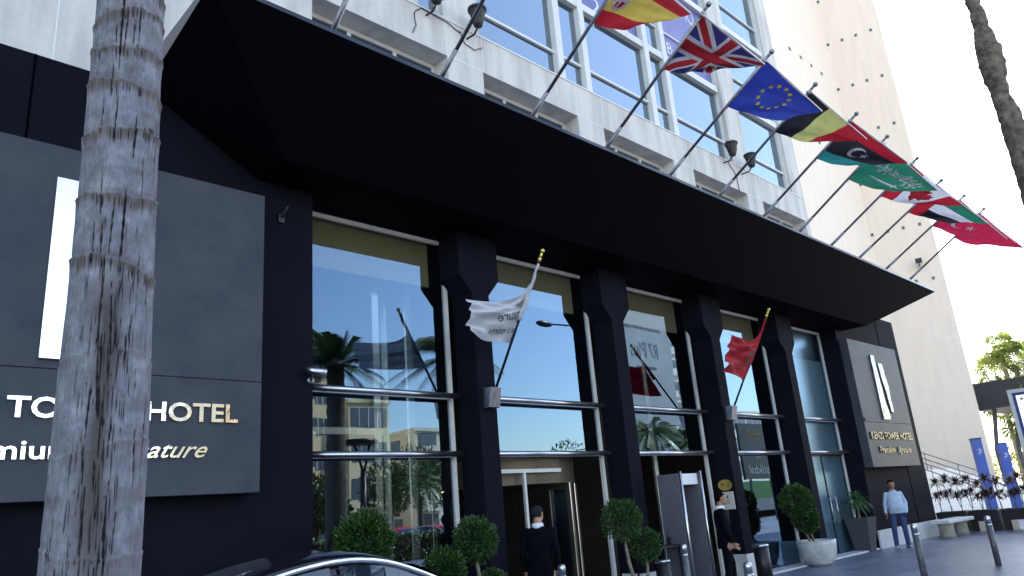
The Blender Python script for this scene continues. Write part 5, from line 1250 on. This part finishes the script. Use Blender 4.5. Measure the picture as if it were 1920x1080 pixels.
def block(label, x0, x1, yf_, dep, h, fl, wall, bays, balcony=True, win='sq_glass', sill='joint'):
    """apartment block facing +y: slabs, windows and balconies, each a part"""
    t = thing('apartment_building', label, 'building', ((x0 + x1) / 2, yf_, 0))
    m = MB(); m.box(x0, x1, yf_ - dep, yf_, 0, h); m.box(x0 - .15, x1 + .15, yf_ - dep - .15, yf_ + .15, h, h + .35); m.build('wall', wall, t)
    bw = (x1 - x0) / bays; fh = h / fl
    for j in range(fl):
        for i in range(bays):
            a = x0 + bw * i
            if balcony and i % 2 == 0:
                m = MB(); m.box(a + .15, a + bw - .15, yf_ + .01, yf_ + 1.3, fh * j + .05, fh * j + .2); m.box(a + .15, a + bw - .15, yf_ + 1.2, yf_ + 1.3, fh * j + .2, fh * j + 1.05); m.box(a + .15, a + .25, yf_ + .01, yf_ + 1.2, fh * j + .2, fh * j + 1.05); m.box(a + bw - .25, a + bw - .15, yf_ + .01, yf_ + 1.2, fh * j + .2, fh * j + 1.05); m.build('balcony', wall, t)
                m = MB(); m.box(a + .4, a + bw - .4, yf_ + .01, yf_ + .04, fh * j + .2, fh * j + 2.4); m.build('window', win, t)
            else:
                m = MB(); m.box(a + .25, a + bw - .25, yf_ + .005, yf_ + .03, fh * j + .9, fh * j + fh - .45); m.build('window', win, t)
                m = MB()
                for q in range(1, 4): m.box(a + .25 + (bw - .5) * q / 4 - .03, a + .25 + (bw - .5) * q / 4 + .03, yf_ + .03, yf_ + .06, fh * j + .9, fh * j + fh - .45)
                m.build('window_bars', 'white', t)
    # side facing -x with windows
    for j in range(fl):
        for i in range(3):
            y = yf_ - dep * (i + .7) / 3.4; m = MB(); m.box(x0 - .03, x0 - .005, y - .8, y + .8, fh * j + .9, fh * j + fh - .5); m.build('window', win, t)
    return t
block('cream apartment block with deep balconies, mirrored at the left of the first window', 26, 36.5, -42, 14, 17.5, 6, 'cream_wall', 4)
block('cream apartment block with long window bands, mirrored in the first window', 37.2, 41.6, -41, 12, 12.6, 4, 'cream_wall', 1, balcony=False)
block('white apartment block beyond the trees, mirrored at the right of the first window', 46.8, 56, -44, 16, 10.4, 4, 'white_wall', 3)
block('grey apartment block behind the billboard, mirrored in the third window', 88, 104, -42, 14, 31, 10, 'white_wall', 5)
block('pale building with a flat roof, mirrored in the fourth window', 112, 150, -46, 14, 15, 4, 'white_wall', 6, balcony=False)
t = thing('billboard', 'tall white billboard across the road, mirrored in the third window', 'billboard', (50.5, -17, 0))
m = MB(); m.box(46.5, 53.8, -17.4, -17, 7.6, 16.8); m.build('panel', 'board', t)
m = MB(); m.path([(50.2, -17.2, 0), (50.2, -17.2, 7.6)], .35, 12); m.build('post', 'grey', t, smooth=True)
m = MB(); text_on(m, 'R7 Plus', 48.2, 51.9, 13.0, 14.2, -16.99, .01, plane='xz+'); text_on(m, 'ELEARNING ONLINE HERE', 47.6, 52.6, 15.3, 15.6, -16.99, .01, plane='xz+'); text_on(m, 'camera phone', 48.6, 51.4, 11.9, 12.4, -16.99, .01, plane='xz+'); m.build('lettering', 'grey', t)
t = thing('shop_sign', 'dark roadside sign with pale writing, mirrored low in the fourth window', 'sign', (46.9, -7, 0))
m = MB(); m.box(44.9, 49.0, -7.15, -7, 2.6, 6.2); m.build('panel', 'blackm', t)
m = MB(); text_on(m, 'istikbal', 45.5, 48.4, 2.95, 3.5, -6.99, .01, plane='xz+'); m.build('lettering', 'board', t)
m = MB(); m.box(46.5, 47.3, -6.99, -6.97, 3.9, 4.4); text_on(m, '5490', 46.0, 47.8, 5.35, 5.75, -6.99, .01, plane='xz+'); m.build('emblem', 'gold_dim', t)
for x in (45.6, 48.3): 
    m = MB(); m.path([(x, -7.08, 0), (x, -7.08, 2.6)], .08, 8); m.build('post', 'grey', t)
t = thing('green_hoarding', 'green and white hoarding behind the roadside sign', 'fence', (50, -11, 0)); m = MB(); m.box(40, 64, -11.1, -11, 1.3, 2.6); m.build('panel', 'green_p', t); m = MB(); m.box(40, 64, -11.1, -11, .5, 1.29); m.build('lower_panel', 'grey', t)
t = thing('street_lamp', 'dark street lamp with a long arm, mirrored in the second window', 'street lamp', (35.5, -10, 0))
m = MB(); m.path([(35.5, -10, 0), (35.5, -10, 12.2)], [.12, .08], 10); m.path([(35.5, -10, 12.2), (31.2, -10, 11.9)], .05, 8); m.path([(35.5, -10, 12.9), (33.4, -10, 12.1)], .03, 8); m.build('pole', 'blackm', t, smooth=True)
m = MB(); m.sphere((30.6, -10, 11.85), .7, 14, 8, sc=(1, .4, .25)); m.build('lamp_head', 'blackm', t, smooth=True)
t = thing('round_shelter', 'round flat roof on a forked post, mirrored in the first window', 'shelter', (16.5, -7.2, 0))
m = MB(); m.lathe([(.68, 4.68), (.74, 4.75), (.70, 4.84), (.1, 4.9)], (16.4, -7.2, 0), 28); m.build('roof', 'blackm', t, smooth=True)
m = MB(); m.path([(16.5, -7.2, 0), (16.5, -7.2, 3.7)], .12, 10); m.path([(16.5, -7.2, 3.6), (16.1, -7.2, 4.7)], .05, 8); m.path([(16.5, -7.2, 3.6), (16.85, -7.2, 4.7)], .05, 8); m.build('post', 'blackm', t, smooth=True)
tl = ['dark round street tree across the road, mirrored low in the first window', 'green street tree across the road beside the white block', 'street tree across the road behind the red cars', 'street tree across the road, mirrored in the second window', 'dark street tree across the road, mirrored below the lamp', 'street tree mirrored at the lower left of the first window', 'large street tree across the road mirrored in the fourth window', 'tall street tree across the road near the billboard']
for i, (x, y, h, r) in enumerate([(29.5, -24, 3.6, 2.0), (38, -32, 4.6, 2.8), (42.5, -34, 4.2, 2.6), (52, -30, 5.2, 2.6), (60, -30, 4.8, 3.0), (18.5, -14.2, 2.6, 1.4), (68, -24, 3.5, 2.6), (62, -20, 4.6, 2.8)]):
    t = thing('street_tree', tl[i], 'tree', (x, y, 0), 'street trees across the road')
    m = MB(); trunk(m, (x, y, 0), (x, y, h), .16, .1, .06, 8, i); m.build('trunk', 'bark_p', t, smooth=True)
    m = MB(); rq = random.Random(80 + i)
    for q in range(5): leaf_ball(m, (x + rq.uniform(-.5, .5) * r, y + rq.uniform(-.5, .5) * r, h + rq.uniform(-.2, .5) * r), r * .62, 420, .3, rnd=rq)
    m.build('crown', 'leaf_tree', t)
t = thing('hedge', 'dark clipped hedge along the forecourt, mirrored low in the windows', 'hedge', (25, -11.6, 0))
m = MB(); rq = random.Random(99)
for q in range(14000):
    x = rq.uniform(12, 66); face = rq.random(); y = -11.9 + rq.uniform(-.5, .5); z = rq.uniform(.05, 1.15)
    if face < .5: y = -11.4 + rq.uniform(-.06, .08)
    else: z = 1.12 + rq.uniform(-.05, .1)
    d = Vector((rq.gauss(0, 1), rq.gauss(0, 1), rq.gauss(0, 1))).normalized(); s = d.cross(Vector((0, .3, 1))).normalized() * .05; p = Vector((x, y, z)); o = len(m.v)
    m.v += [tuple(p - s), tuple(p + d * .1), tuple(p + s), tuple(p - d * .1)]; m.f.append((o, o + 1, o + 2, o + 3)); m.m.append(0); m.tone.append(rq.random() * .6)
m.build('leaves', 'leaf_tree', t)
m = MB(); m.box(12, 66, -12.3, -11.5, .02, 1.08); m.build('twigs', 'soil', t)
